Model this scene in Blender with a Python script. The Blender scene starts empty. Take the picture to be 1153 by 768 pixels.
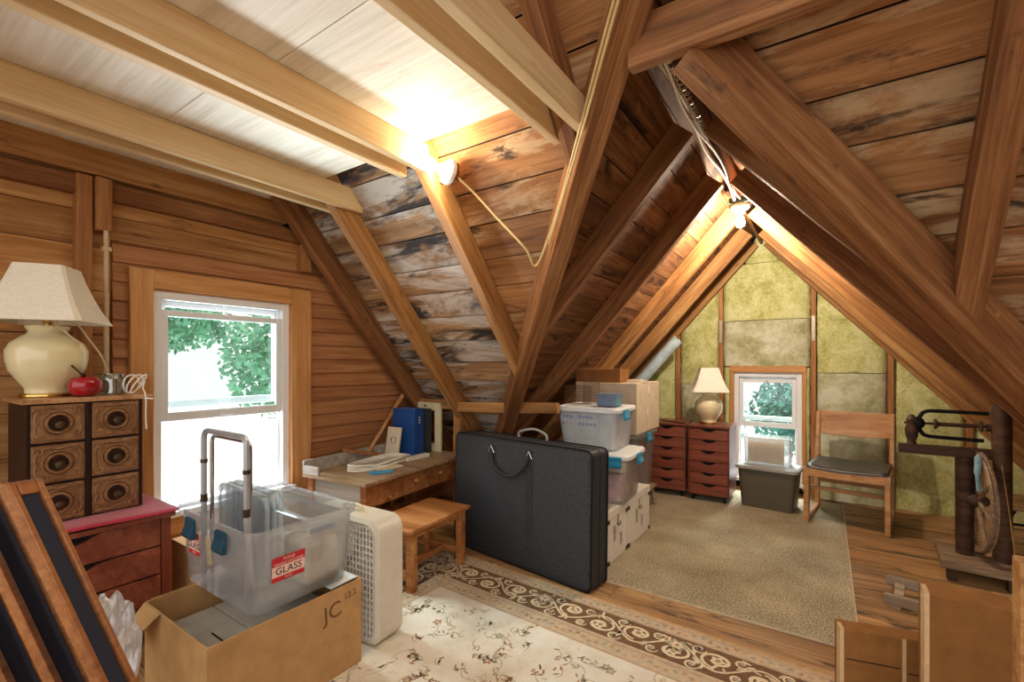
import bpy, bmesh, math, random
from mathutils import Vector, Matrix
random.seed(11)
SC = bpy.context.scene
COL = SC.collection
PI = math.pi
V = Vector

# ------------------------------------------------------------------ helpers
def lin(h):
    h = h.lstrip('#'); r = []
    for i in (0, 2, 4):
        c = int(h[i:i+2], 16) / 255
        r.append(c / 12.92 if c <= .04045 else ((c + .055) / 1.055) ** 2.4)
    return (*r, 1)

def RZ(d): return Matrix.Rotation(math.radians(d), 4, 'Z')
def RX(d): return Matrix.Rotation(math.radians(d), 4, 'X')
def RY(d): return Matrix.Rotation(math.radians(d), 4, 'Y')
def T(x, y, z): return Matrix.Translation((x, y, z))

class MB:
    """collects shapes into one mesh"""
    def __init__(s):
        s.v = []; s.f = []; s.m = []; s.k = 0; s.M = Matrix.Identity(4)
    def add(s, vs, fs):
        o = len(s.v)
        s.v += [s.M @ V(p) for p in vs]
        s.f += [[i + o for i in f] for f in fs]
        s.m += [s.k] * len(fs)
        return s
    def box(s, x0, x1, y0, y1, z0, z1, M=None):
        vs = [(x, y, z) for z in (z0, z1) for y in (y0, y1) for x in (x0, x1)]
        if M: vs = [M @ V(p) for p in vs]
        return s.add(vs, [(0,2,3,1), (4,5,7,6), (0,1,5,4), (2,6,7,3), (0,4,6,2), (1,3,7,5)])
    def hexa(s, b, t):
        """box from four bottom and four top points (ccw seen from the top)"""
        return s.add(list(b) + list(t), [(3,2,1,0), (4,5,6,7), (0,1,5,4), (1,2,6,5), (2,3,7,6), (3,0,4,7)])
    def prism(s, poly, off):
        n = len(poly); off = V(off)
        vs = [V(p) for p in poly] + [V(p) + off for p in poly]
        fs = [list(range(n))[::-1], list(range(n, 2*n))] + [(i, (i+1) % n, (i+1) % n + n, i + n) for i in range(n)]
        return s.add(vs, fs)
    def loft(s, rings, cap0=True, cap1=True):
        n = len(rings[0]); vs = []; fs = []
        for r in rings: vs += list(r)
        for k in range(len(rings) - 1):
            for i in range(n):
                j = (i + 1) % n
                fs.append((k*n + i, k*n + j, (k+1)*n + j, (k+1)*n + i))
        if cap0: fs.append(list(range(n))[::-1])
        if cap1: fs.append(list(range((len(rings)-1)*n, len(rings)*n)))
        return s.add(vs, fs)
    def lathe(s, prof, n=28, M=None, cap0=True, cap1=True):
        rings = []
        for r, z in prof:
            ring = [V((r*math.cos(2*PI*i/n), r*math.sin(2*PI*i/n), z)) for i in range(n)]
            if M: ring = [M @ p for p in ring]
            rings.append(ring)
        return s.loft(rings, cap0, cap1)
    def tube(s, pts, r, n=8, closed=False):
        pts = [V(p) for p in pts]; rings = []; up = None
        N = len(pts)
        for i, p in enumerate(pts):
            if closed: d = pts[(i+1) % N] - pts[i-1]
            else: d = pts[min(i+1, N-1)] - pts[max(i-1, 0)]
            if d.length < 1e-9: d = V((0, 0, 1))
            d.normalize()
            if up is None:
                up = d.orthogonal().normalized()
            up = (up - d * up.dot(d))
            if up.length < 1e-6: up = d.orthogonal()
            up.normalize(); b = d.cross(up)
            rr = r[i] if isinstance(r, (list, tuple)) else r
            rings.append([p + (up*math.cos(2*PI*k/n) + b*math.sin(2*PI*k/n))*rr for k in range(n)])
        if closed: rings.append(rings[0]); return s.loft(rings, False, False)
        return s.loft(rings)
    def bar(s, p0, p1, w, h, up=(0, 0, 1)):
        p0 = V(p0); p1 = V(p1); d = (p1 - p0).normalized(); up = V(up)
        u = up - d*up.dot(d)
        if u.length < 1e-6: u = d.orthogonal()
        u.normalize(); b = d.cross(u)
        q = [(-1,-1), (1,-1), (1,1), (-1,1)]
        return s.loft([[p + b*(a*w/2) + u*(c*h/2) for a, c in q] for p in (p0, p1)])
    def ball(s, c, r, n=16, m=10, sc=(1, 1, 1)):
        c = V(c); rings = []
        for k in range(m + 1):
            a = -PI/2 + PI*k/m; a = max(min(a, PI/2 - .02), -PI/2 + .02)
            rings.append([c + V((r*sc[0]*math.cos(a)*math.cos(2*PI*i/n), r*sc[1]*math.cos(a)*math.sin(2*PI*i/n), r*sc[2]*math.sin(a))) for i in range(n)])
        return s.loft(rings)
    def build(s, name, mat, parent=None, bevel=0, smooth=False, seg=2, solid=0, angle=35):
        me = bpy.data.meshes.new(name)
        me.from_pydata([tuple(p) for p in s.v], [], s.f)
        mats = mat if isinstance(mat, (list, tuple)) else [mat]
        for m in mats: me.materials.append(m)
        me.polygons.foreach_set('material_index', s.m)
        bm = bmesh.new(); bm.from_mesh(me)
        bmesh.ops.recalc_face_normals(bm, faces=bm.faces); bm.to_mesh(me); bm.free()
        o = bpy.data.objects.new(name, me); COL.objects.link(o)
        if parent: o.parent = parent
        if smooth:
            me.polygons.foreach_set('use_smooth', [True]*len(me.polygons))
            try: me.set_sharp_from_angle(angle=math.radians(angle))
            except Exception: pass
        if solid:
            m = o.modifiers.new('thick', 'SOLIDIFY'); m.thickness = solid; m.offset = 0
        if bevel:
            m = o.modifiers.new('bevel', 'BEVEL'); m.width = bevel; m.segments = seg; m.limit_method = 'ANGLE'; m.angle_limit = math.radians(40)
        return o

def rrect(w, d, r, z, n=5, cx=0, cy=0):
    out = []
    for sx, sy, a0 in ((1,1,0), (-1,1,90), (-1,-1,180), (1,-1,270)):
        for i in range(n + 1):
            a = math.radians(a0 + 90*i/n)
            out.append(V((cx + sx*(w/2 - r) + r*math.cos(a), cy + sy*(d/2 - r) + r*math.sin(a), z)))
    return out

def thing(name, label, cat, loc=(0, 0, 0), rz=0, group=None):
    o = bpy.data.objects.new(name, None); COL.objects.link(o)
    o.empty_display_size = .1
    o.location = loc; o.rotation_euler = (0, 0, math.radians(rz))
    return tag(o, label, cat, group)
def tag(o, label, cat, group=None):
    o['label'] = label; o['category'] = cat
    if group: o['group'] = group
    return o
def struct(o):
    o['kind'] = 'structure'; return o
def place(o, M): o.matrix_world = M; return o

def smooth_path(pts, k=6):
    pts = [V(p) for p in pts]; out = []
    for i in range(len(pts) - 1):
        a = pts[max(i-1, 0)]; b = pts[i]; c = pts[i+1]; d = pts[min(i+2, len(pts)-1)]
        for j in range(k):
            t = j / k
            out.append(.5*((2*b) + (c-a)*t + (2*a - 5*b + 4*c - d)*t*t + (3*b - a - 3*c + d)*t**3))
    out.append(pts[-1]); return out

def text(parent, s, size, M, mat, name='lettering', ext=.0004):
    cu = bpy.data.curves.new(name, 'FONT'); cu.body = s; cu.size = size
    cu.align_x = 'CENTER'; cu.align_y = 'CENTER'; cu.extrude = ext
    tmp = bpy.data.objects.new('tmp_text', cu); COL.objects.link(tmp)
    dg = bpy.context.evaluated_depsgraph_get()
    me = bpy.data.meshes.new_from_object(tmp.evaluated_get(dg)); me.name = name
    bpy.data.objects.remove(tmp); bpy.data.curves.remove(cu)
    me.transform(M); me.materials.clear(); me.materials.append(mat)
    o = bpy.data.objects.new(name, me); COL.objects.link(o); o.parent = parent
    return o

# ------------------------------------------------------------------ materials
def nt(name):
    m = bpy.data.materials.new(name); m.use_nodes = True
    t = m.node_tree; b = t.nodes['Principled BSDF']
    return m, t, b
def nd(t, typ, **k):
    n = t.nodes.new(typ)
    for a, v in k.items():
        if a.startswith('i_'): n.inputs[a[2:].replace('_', ' ')].default_value = v
        else: setattr(n, a, v)
    return n
def ramp(t, fac, stops):
    r = t.nodes.new('ShaderNodeValToRGB')
    e = r.color_ramp.elements
    while len(e) < len(stops): e.new(.5)
    for i, (p, c) in enumerate(stops):
        e[i].position = p; e[i].color = c if isinstance(c, tuple) else lin(c)
    t.links.new(fac, r.inputs[0]); return r.outputs[0]
def mixc(t, fac, a, b, mode='MIX'):
    m = t.nodes.new('ShaderNodeMix'); m.data_type = 'RGBA'; m.blend_type = mode
    for s, v in ((0, fac), (6, a), (7, b)):
        if hasattr(v, 'links'): t.links.new(v, m.inputs[s])
        else: m.inputs[s].default_value = v
    return m.outputs[2]
def mth(t, op, a, b=None):
    m = t.nodes.new('ShaderNodeMath'); m.operation = op
    for i, v in enumerate((a, b)):
        if v is None: continue
        if hasattr(v, 'links'): t.links.new(v, m.inputs[i])
        else: m.inputs[i].default_value = v
    return m.outputs[0]
def coords(t, scale=(1, 1, 1), rot=(0, 0, 0), loc=(0, 0, 0), rnd=False):
    c = t.nodes.new('ShaderNodeTexCoord'); mp = t.nodes.new('ShaderNodeMapping')
    mp.inputs['Scale'].default_value = scale; mp.inputs['Rotation'].default_value = rot; mp.inputs['Location'].default_value = loc
    src = c.outputs['Object']
    if rnd:
        g = t.nodes.new('ShaderNodeNewGeometry'); vm = t.nodes.new('ShaderNodeVectorMath'); vm.operation = 'MULTIPLY_ADD'
        cx = t.nodes.new('ShaderNodeCombineXYZ')
        for i in range(3): t.links.new(g.outputs['Random Per Island'], cx.inputs[i])
        t.links.new(cx.outputs[0], vm.inputs[0]); vm.inputs[1].default_value = (17, 23, 31)
        t.links.new(src, vm.inputs[2]); src = vm.outputs[0]
    t.links.new(src, mp.inputs['Vector'])
    return mp.outputs['Vector']
def noise(t, vec, scale, detail=4, rough=.55, dist=0):
    n = t.nodes.new('ShaderNodeTexNoise'); t.links.new(vec, n.inputs['Vector'])
    n.inputs['Scale'].default_value = scale; n.inputs['Detail'].default_value = detail
    n.inputs['Roughness'].default_value = rough; n.inputs['Distortion'].default_value = dist
    return n.outputs['Fac']
def bump(t, b, h, s=.3, d=.01):
    n = t.nodes.new('ShaderNodeBump'); n.inputs['Strength'].default_value = s; n.inputs['Distance'].default_value = d
    t.links.new(h, n.inputs['Height']); t.links.new(n.outputs[0], b.inputs['Normal'])

def wood(name, dark, mid, light, axis=0, rough=.6, vary=.35, grain=1, stains=(), bmp=.25, knots=True, spec=.3):
    """plank or timber grain running along a local axis; stains = (colour, threshold, amount, scale)"""
    m, t, b = nt(name)
    sc = [30, 30, 30]; sc[axis] = 1.6
    v = coords(t, sc, rnd=True)
    n1 = noise(t, v, 1.0*grain, 5, .6, .5)
    s2 = [130, 130, 130]; s2[axis] = 4
    n2 = noise(t, coords(t, s2, rnd=True), 1.0*grain, 3, .6)
    s3 = [6, 6, 6]; s3[axis] = 1.1
    n3 = noise(t, coords(t, s3, rnd=True), 1.0, 4, .6, .3)
    f = mth(t, 'ADD', mth(t, 'MULTIPLY', n1, .45), mth(t, 'ADD', mth(t, 'MULTIPLY', n2, .25), mth(t, 'MULTIPLY', n3, .3)))
    c = ramp(t, f, [(.36, dark), (.5, mid), (.62, light)])
    if knots:
        sk = [6.5, 6.5, 6.5]; sk[axis] = 2.6
        vk = coords(t, sk, rnd=True)
        w = t.nodes.new('ShaderNodeTexVoronoi'); w.feature = 'F1'; t.links.new(vk, w.inputs['Vector']); w.inputs['Scale'].default_value = 1.0
        kf = ramp(t, w.outputs['Distance'], [(.03, (1,1,1,1)), (.10, (0,0,0,1))])
        c = mixc(t, mth(t, 'MULTIPLY', kf, .8), c, lin(dark))
    for col, th, amt, s in stains:
        ss = [10*s, 10*s, 10*s]; ss[axis] = 2.6*s
        sf = noise(t, coords(t, ss, loc=(th*50, amt*30, s*7), rnd=True), 1.0, 7, .7, .7)
        sf = ramp(t, sf, [(th, (0,0,0,1)), (th + .09, (amt, amt, amt, 1))])
        c = mixc(t, sf, c, lin(col))
    g = t.nodes.new('ShaderNodeNewGeometry'); h = t.nodes.new('ShaderNodeHueSaturation')
    t.links.new(mth(t, 'ADD', mth(t, 'MULTIPLY', g.outputs['Random Per Island'], vary), 1 - vary/2), h.inputs['Value'])
    t.links.new(c, h.inputs['Color']); t.links.new(h.outputs[0], b.inputs['Base Color'])
    b.inputs['Roughness'].default_value = rough; b.inputs['Specular IOR Level'].default_value = spec
    bump(t, b, f, bmp, .006)
    return m

def plain(name, col, rough=.5, metal=0, var=.06, scale=30, bmp=0, spec=.4, coat=0, bscale=None, sheen=0):
    m, t, b = nt(name)
    v = coords(t); n = noise(t, v, scale, 4)
    c = lin(col)
    lo = tuple(max(0, x*(1 - var*2)) for x in c[:3]) + (1,); hi = tuple(min(1, x*(1 + var*2)) for x in c[:3]) + (1,)
    t.links.new(ramp(t, n, [(.3, lo), (.7, hi)]), b.inputs['Base Color'])
    b.inputs['Roughness'].default_value = rough; b.inputs['Metallic'].default_value = metal
    b.inputs['Specular IOR Level'].default_value = spec; b.inputs['Coat Weight'].default_value = coat
    if sheen: b.inputs['Sheen Weight'].default_value = sheen
    if bmp: bump(t, b, noise(t, v, bscale or scale, 5, .6), bmp, .004)
    return m

def clear(name, tint, white=.25, rough=.08, haze=None, gloss=.12):
    """thin clear plastic or glass: see-through with a milky share and reflections"""
    m, t, b = nt(name); t.nodes.remove(b); out = t.nodes['Material Output']
    tr = nd(t, 'ShaderNodeBsdfTransparent'); tr.inputs['Color'].default_value = lin(tint)
    df = nd(t, 'ShaderNodeBsdfDiffuse'); df.inputs['Color'].default_value = lin(haze or tint)
    tl = nd(t, 'ShaderNodeBsdfTranslucent'); tl.inputs['Color'].default_value = lin(haze or tint)
    gl = nd(t, 'ShaderNodeBsdfGlossy'); gl.inputs['Roughness'].default_value = rough
    fr = nd(t, 'ShaderNodeLayerWeight'); fr.inputs['Blend'].default_value = .25
    m0 = nd(t, 'ShaderNodeMixShader'); m0.inputs[0].default_value = .6
    t.links.new(df.outputs[0], m0.inputs[1]); t.links.new(tl.outputs[0], m0.inputs[2])
    m1 = nd(t, 'ShaderNodeMixShader'); m1.inputs[0].default_value = white
    if white: # a slightly uneven milky share
        nz = noise(t, coords(t), 9, 3)
        t.links.new(mth(t, 'MULTIPLY', mth(t, 'ADD', nz, .5), white), m1.inputs[0])
    t.links.new(tr.outputs[0], m1.inputs[1]); t.links.new(m0.outputs[0], m1.inputs[2])
    m2 = nd(t, 'ShaderNodeMixShader')
    t.links.new(mth(t, 'ADD', mth(t, 'MULTIPLY', fr.outputs['Fresnel'], .5), gloss*.3), m2.inputs[0])
    t.links.new(m1.outputs[0], m2.inputs[1]); t.links.new(gl.outputs[0], m2.inputs[2])
    t.links.new(m2.outputs[0], out.inputs['Surface'])
    return m

def glow(name, col, s):
    m, t, b = nt(name)
    b.inputs['Emission Color'].default_value = col; b.inputs['Emission Strength'].default_value = s
    b.inputs['Base Color'].default_value = (1, 1, 1, 1)
    return m

W = {}
W['roof'] = wood('roof_boards_wood', '#6c4120', '#98683e', '#b48153', 0, .75, .4, 1,
                 [('#cdb28a', .53, .6, .5), ('#2a1d15', .55, .9, .6)])
W['roofs'] = wood('stained_roof_boards_wood', '#6b4a30', '#9a744e', '#b8946c', 0, .75, .4, 1,
                 [('#cfc6ba', .46, .85, .36), ('#1f1d1f', .52, .93, .5), ('#3c4a60', .57, .8, .55)])
W['roofd'] = wood('roof_boards_dark_wood', '#4c2c17', '#7c5130', '#9c6f45', 1, .75, .4, .8,
                  [('#1d1511', .54, .85, .9), ('#b59a78', .64, .5, .8)])
W['rafter'] = wood('rafter_wood', '#784c26', '#ab7845', '#c6985f', 0, .65, .2, .9, [('#4a2e18', .6, .5, 1.6)])
W['rafterd'] = wood('dark_rafter_wood', '#603a1e', '#8e5c34', '#ae7f52', 0, .7, .2, .9, [('#2c1a10', .6, .6, 1.6)])  # darker rafter timber; on the near gable rafters it stands in for shade
W['pine'] = wood('new_pine_wood', '#cba472', '#dfbf8e', '#ead1a6', 0, .5, .12, .6, (), .1)
W['ply'] = wood('plywood', '#cdc2ad', '#e2d8c6', '#eee7d9', 0, .65, .06, .7, [('#c9ac82', .6, .5, .8)], .12, False)
W['shea'] = wood('sheathing_wood', '#82522c', '#b37f4b', '#cca068', 1, .65, .35, .7, [('#4b2a17', .6, .6, 1.1)])
W['siding'] = wood('siding_wood', '#835031', '#a87148', '#bb895e', 1, .6, .18, .8, [('#4f2c1a', .62, .5, 1.6)], .15, False)
W['trimw'] = wood('window_trim_wood', '#a86f3d', '#c98f57', '#d9a770', 0, .5, .12, .7)
W['floor'] = wood('floor_wood', '#6c4a2b', '#a37a4e', '#c29c6c', 0, .5, .5, 1, [('#2c1f16', .53, .85, .6), ('#8f8272', .58, .5, .5)], .2, True, .4)
W['desk'] = wood('desk_wood', '#70421f', '#a5683a', '#c08652', 0, .45, .1, .8)
W['desktop'] = wood('desk_top_wood', '#7d6247', '#a88a68', '#c5ab8b', 0, .5, .1, .8)
W['deskgrey'] = wood('weathered_grey_wood', '#8d8377', '#b3aba0', '#cdc8c0', 0, .6, .1, .8, (), .15, False)
W['bench'] = wood('bench_wood', '#7c4520', '#b0703c', '#cf9660', 0, .35, .1, .7, (), .12, True, .5)
W['red'] = wood('mahogany', '#5c261a', '#80402c', '#96553d', 0, .35, .1, .6, (), .08, False, .5)
W['redz'] = wood('mahogany_upright', '#481a12', '#6b2c1e', '#80402d', 2, .35, .1, .6, (), .08, False, .5)
W['drw'] = wood('carved_drawer_wood', '#5f3d24', '#8c633f', '#aa805a', 0, .4, .15, 1, (), .15, False, .5)
W['cabd'] = wood('dark_cabinet_wood', '#1d0f0a', '#2c1710', '#3a2017', 2, .4, .1, .8, (), .1, False)
W['cabtop'] = wood('cabinet_top_wood', '#8a5a35', '#b98a5e', '#cfa57a', 0, .35, .1, .8, (), .1, False, .5)
W['chair'] = wood('chair_wood', '#a06a3c', '#bf8a57', '#d3a574', 0, .35, .06, .6, (), .06, False, .5)
W['wheel'] = wood('spinning_wheel_wood', '#2c1b12', '#4a3122', '#65472f', 0, .55, .15, 1, (), .2)
W['wheell'] = wood('weathered_wheel_wood', '#5f4a38', '#8a7056', '#ab9476', 0, .6, .15, 1, (), .2)
W['rack'] = wood('greyed_oak', '#6e5c48', '#98826a', '#b8a48a', 0, .6, .15, 1, (), .2)
W['frame'] = wood('shutter_wood', '#7a4620', '#a4662f', '#be8145', 0, .4, .1, .8, (), .1, False, .4)
W['stud'] = wood('stud_wood', '#82522d', '#aa7445', '#c18f5c', 2, .65, .15, .9)
P = {}
P['white'] = plain('white_vinyl', '#eef0f2', .35, var=.01)
P['ceram'] = plain('cream_ceramic', '#ece0b4', .12, var=.02, scale=6, spec=.6, coat=.5)
P['brass'] = plain('polished_brass', '#d9b769', .18, 1, .03)
P['chrome'] = plain('chrome', '#d8dadd', .15, 1, .02)
P['steel'] = plain('grey_steel', '#b4b8bc', .35, .5, .03)
P['iron'] = plain('black_iron', '#1c1b1b', .5, .6, .05)
P['pewter'] = plain('aged_bronze', '#5b4a38', .35, .8, .1, 40)
P['shade'] = plain('shade_linen', '#f6efdd', .8, var=.03, scale=90, bmp=.1, bscale=200)
P['apple'] = plain('red_glazed_ceramic', '#a3131f', .15, var=.25, scale=14, coat=.6)
P['stem'] = plain('dark_stem', '#4a3a1c', .6)
P['cord'] = plain('ivory_cord', '#dcc9a0', .5, var=.03)
P['cordw'] = plain('white_cord', '#ece6d8', .4, var=.02)
P['cable'] = plain('yellowed_cable_sheath', '#dcc084', .5, var=.05)
P['bx'] = plain('armoured_cable', '#cbb798', .4, .3, .15, 120)
P['porc'] = plain('white_porcelain', '#f1eee6', .2, var=.01)
P['socket'] = plain('dark_green_socket', '#2a3a30', .4)
P['cloth'] = plain('crimson_cloth', '#b3243a', .9, var=.12, scale=60, bmp=.2, sheen=.4)
P['carton'] = plain('corrugated_cardboard', '#b88f5f', .85, var=.07, scale=12, bmp=.06, bscale=60, spec=.15)
P['cartond'] = plain('brown_cardboard', '#8f6236', .85, var=.08, scale=14, bmp=.06, bscale=60, spec=.15)
P['cartonl'] = plain('pale_cardboard', '#d9c7ab', .85, var=.05, scale=14, spec=.15)
P['cartong'] = plain('grey_board', '#b9b3a4', .8, var=.05, scale=14, spec=.2)
P['tape'] = plain('packing_tape', '#d7b78c', .25, var=.05, spec=.5)
P['teal'] = plain('teal_latch_plastic', '#17475c', .35)
P['blue'] = plain('blue_latch_plastic', '#1e88b0', .35)
P['lid'] = plain('white_lid_plastic', '#e6e7e2', .4, var=.02)
P['fan'] = plain('ivory_fan_plastic', '#d6ccba', .4, var=.02)
P['fanw'] = plain('white_grille', '#f2efe6', .4, var=.01)
P['dark'] = plain('dark_filler', '#15120f', .8)  # near-black for backings and seams, also painted shade inside drawer units
P['navy'] = plain('dark_mesh_cloth', '#1c2036', .8, var=.4, scale=300)
P['vinyl'] = plain('black_vinyl', '#2e3136', .55, var=.2, scale=60, bmp=.5, bscale=90, spec=.4)
P['seat'] = plain('black_seat_vinyl', '#3c3c3d', .32, var=.05, scale=40, spec=.6)
P['binder'] = plain('blue_binder_cloth', '#1d4b8f', .5, var=.08)
P['binderk'] = plain('charcoal_binder', '#35363a', .55, var=.06)
P['cream'] = plain('cream_paint', '#e3d7b0', .55, var=.03)
P['card'] = plain('cream_paper', '#e2d3b8', .8, var=.03)
P['ink'] = plain('black_ink', '#17130f', .7)
P['inkg'] = plain('faded_ink', '#6b4a2a', .8)
P['inkb'] = plain('blue_ink', '#7d8db4', .7)
P['inkr'] = plain('pink_ink', '#c6a9b2', .7)
P['clip'] = plain('sky_blue_plastic', '#4f9fd0', .4)
P['label'] = plain('red_label', '#c8242c', .5, var=.03)
P['labelw'] = plain('pale_pink_label', '#efc9b8', .5, var=.03)
P['tan'] = plain('tan_label', '#a99a76', .6, var=.1)
P['leafprint'] = plain('leaf_print', '#6d6350', .7, var=.3)
P['trunk'] = plain('white_storage_board', '#e9e2d0', .5, var=.03)
P['greybox'] = plain('blue_grey_card', '#68788f', .6, var=.06)
P['teals'] = plain('teal_card', '#5e8e94', .6, var=.06)
P['pink'] = plain('pink_fabric', '#c79c9c', .85, var=.25, scale=9)
P['plaid'] = plain('brown_fabric', '#a48f78', .85, var=.3, scale=14)
P['greytote'] = plain('grey_brown_plastic', '#5d5648', .45, var=.05, scale=90, bmp=.1)
P['greylid'] = plain('pale_grey_lid', '#9f9f97', .4, var=.03)
P['foil'] = plain('wrap_backing', '#dfe3e8', .2)
P['pipe'] = plain('blue_white_plastic', '#c4d6db', .45, var=.12, scale=12)
P['conduit'] = plain('painted_conduit', '#cdb48c', .5, var=.05)
P['rust'] = plain('rusty_wire', '#6a4a30', .6, .3, .15)
P['twine'] = plain('jute_twine', '#b98f4d', .8)
P['fiber'] = plain('pale_blue_cloth', '#8fb4bf', .8, var=.1)
P['galv'] = plain('galvanised_strap', '#b6b0a0', .4, .7, .08)
P['bark'] = plain('bark', '#4a3a2c', .9, var=.2)
P['leaf'] = plain('green_leaves', '#8cc0a0', .7, var=.25, scale=3)
P['leaf2'] = plain('blue_green_leaves', '#5f9a8c', .7, var=.35, scale=3)
P['bulb'] = glow('lit_bulb', (1, .84, .60, 1), 260)
P['bulb2'] = glow('bright_bulb', (1, .89, .72, 1), 1250)
P['glass'] = clear('window_glass', '#f6fbfa', 0, .02, gloss=.1)
P['tote'] = clear('clear_tote_plastic', '#fdfeff', .16, .12, '#ffffff', .25)
P['tote2'] = clear('milky_tote_plastic', '#f6f9fb', .6, .15, '#fbfdff', .2)
P['totel'] = clear('clear_lid_plastic', '#f6fafc', .22, .08, '#f4f9fc', .5)
P['wrap'] = clear('clear_film', '#fbfcfe', .38, .1, '#ffffff', .5)
P['jar'] = clear('jar_glass', '#e8efe9', .08, .03, gloss=.8)

def m_carpet():
    m, t, b = nt('carpet_pile'); v = coords(t)
    n = noise(t, v, 120, 3, .75); n2 = noise(t, v, 2.5, 3)
    f = mth(t, 'ADD', mth(t, 'MULTIPLY', n, .8), mth(t, 'MULTIPLY', n2, .2))
    t.links.new(ramp(t, f, [(.38, '#5f523a'), (.5, '#a09170'), (.62, '#d4c8aa')]), b.inputs['Base Color'])
    b.inputs['Roughness'].default_value = .95; bump(t, b, n, .6, .006); return m
P['carpet'] = m_carpet()
def m_insul():
    m, t, b = nt('yellow_insulation'); v = coords(t)
    n = noise(t, v, 5, 6, .65, .6); n2 = noise(t, v, 45, 4, .7)
    f = mth(t, 'ADD', mth(t, 'MULTIPLY', n, .6), mth(t, 'MULTIPLY', n2, .4))
    t.links.new(ramp(t, f, [(.36, '#a09c58'), (.5, '#cdc981'), (.62, '#e2dfab')]), b.inputs['Base Color'])
    b.inputs['Roughness'].default_value = .8; bump(t, b, f, .7, .03); return m
P['insul'] = m_insul()
def m_paper():
    m, t, b = nt('insulation_facing'); v = coords(t)
    n = noise(t, v, 16, 6, .7, .6); n2 = noise(t, v, 5, 4, .7)
    t.links.new(ramp(t, n2, [(.36, '#a09d6c'), (.5, '#c2bf96'), (.62, '#d8d6bb')]), b.inputs['Base Color'])
    b.inputs['Roughness'].default_value = .42; bump(t, b, n, .6, .03); return m
P['paper'] = m_paper()
def m_rug():
    m, t, b = nt('rug_field'); v = coords(t)
    n = noise(t, v, 3.2, 5, .6); n2 = noise(t, v, 260, 2)
    c = ramp(t, n, [(.3, '#cdbca0'), (.5, '#e0d6c3'), (.7, '#ece6d8')])
    sp = ramp(t, noise(t, v, 26, 5, .7), [(.60, (0,0,0,1)), (.70, (.5,.5,.5,1))])
    c = mixc(t, sp, c, lin('#b09070'))
    t.links.new(c, b.inputs['Base Color']); b.inputs['Roughness'].default_value = .95; bump(t, b, n2, .35, .003); return m
P['rugf'] = m_rug()
def rugcol(nm, a, c2): 
    m, t, b = nt(nm); v = coords(t); n = noise(t, v, 40, 4, .7); n2 = noise(t, v, 260, 2)
    t.links.new(ramp(t, n, [(.35, a), (.65, c2)]), b.inputs['Base Color']); b.inputs['Roughness'].default_value = .95; bump(t, b, n2, .35, .003); return m
P['rugb'] = rugcol('rug_brown_border', '#65452b', '#80603f')
P['rugg'] = rugcol('rug_guard_border', '#b7a892', '#d3b994')
P['ruge'] = rugcol('rug_edge_binding', '#b58a5c', '#cda97c')
P['rugv'] = rugcol('rug_cream_scroll', '#d9c49c', '#e8d8b8')
P['rugm'] = rugcol('rug_rust_motif', '#9c7352', '#b99676')
P['rugs'] = rugcol('rug_sage_motif', '#958d76', '#b5ab92')
# ------------------------------------------------------------------ the attic shell
KB = 4.36; KR = 4.144; SM = 1.18            # main roof: z = K - SM*y (boards / lower rafter edges)
XR = -.52; ZB = 2.60; ZR = 2.40; SD = 1.12  # cross gable: z = Z - SD*|x-XR|
def valx(y, side):                          # where main boards meet the cross-gable boards
    d = max(0, (ZB - (KB - SM*y)) / SD)
    return XR + side*d

def beam(name, p0, p1, w, h, mat, up=(0, 0, 1), ext=0, bev=.004):
    """timber with its grain along its own axis"""
    p0 = V(p0); p1 = V(p1); d = (p1 - p0); L = d.length; d.normalize(); up = V(up)
    u = (up - d*up.dot(d)).normalized(); b = u.cross(d)
    off = random.uniform(0, 8); oy = random.uniform(-3, 3)
    mb = MB()
    N = 7; rings = []
    for k in range(N):
        x = off + L*k/(N-1); j = .0025
        rings.append([V((x, oy + a*w/2 + random.uniform(-j, j), c*h/2 + random.uniform(-j, j))) for a, c in ((-1,-1), (1,-1), (1,1), (-1,1))])
    mb.loft(rings)
    o = mb.build(name, mat, bevel=bev)
    M = Matrix((( d.x, b.x, u.x, 0), (d.y, b.y, u.y, 0), (d.z, b.z, u.z, 0), (0, 0, 0, 1)))
    o.matrix_world = Matrix.Translation(p0) @ M @ Matrix.Translation((-off, -oy, 0))
    return struct(o)

# floor: wide boards running across
mb = MB(); y = -6.0; 
while y < 5.3:
    w = random.choice((.15, .17, .19, .21)); x = -3.1
    cuts = sorted(random.uniform(-2.5, 3) for _ in range(2)) + [3.7]
    for c in cuts:
        if c - x > .3: mb.box(x, c - .002, y, y + w - .005, -.03, 0); x = c
    y += w
mb.build('floor', W['floor']).__setitem__('kind', 'structure')
mb = MB(); mb.box(-3.1, 3.7, -6.0, 5.35, -.09, -.032); struct(mb.build('floor', P['dark']))

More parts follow.
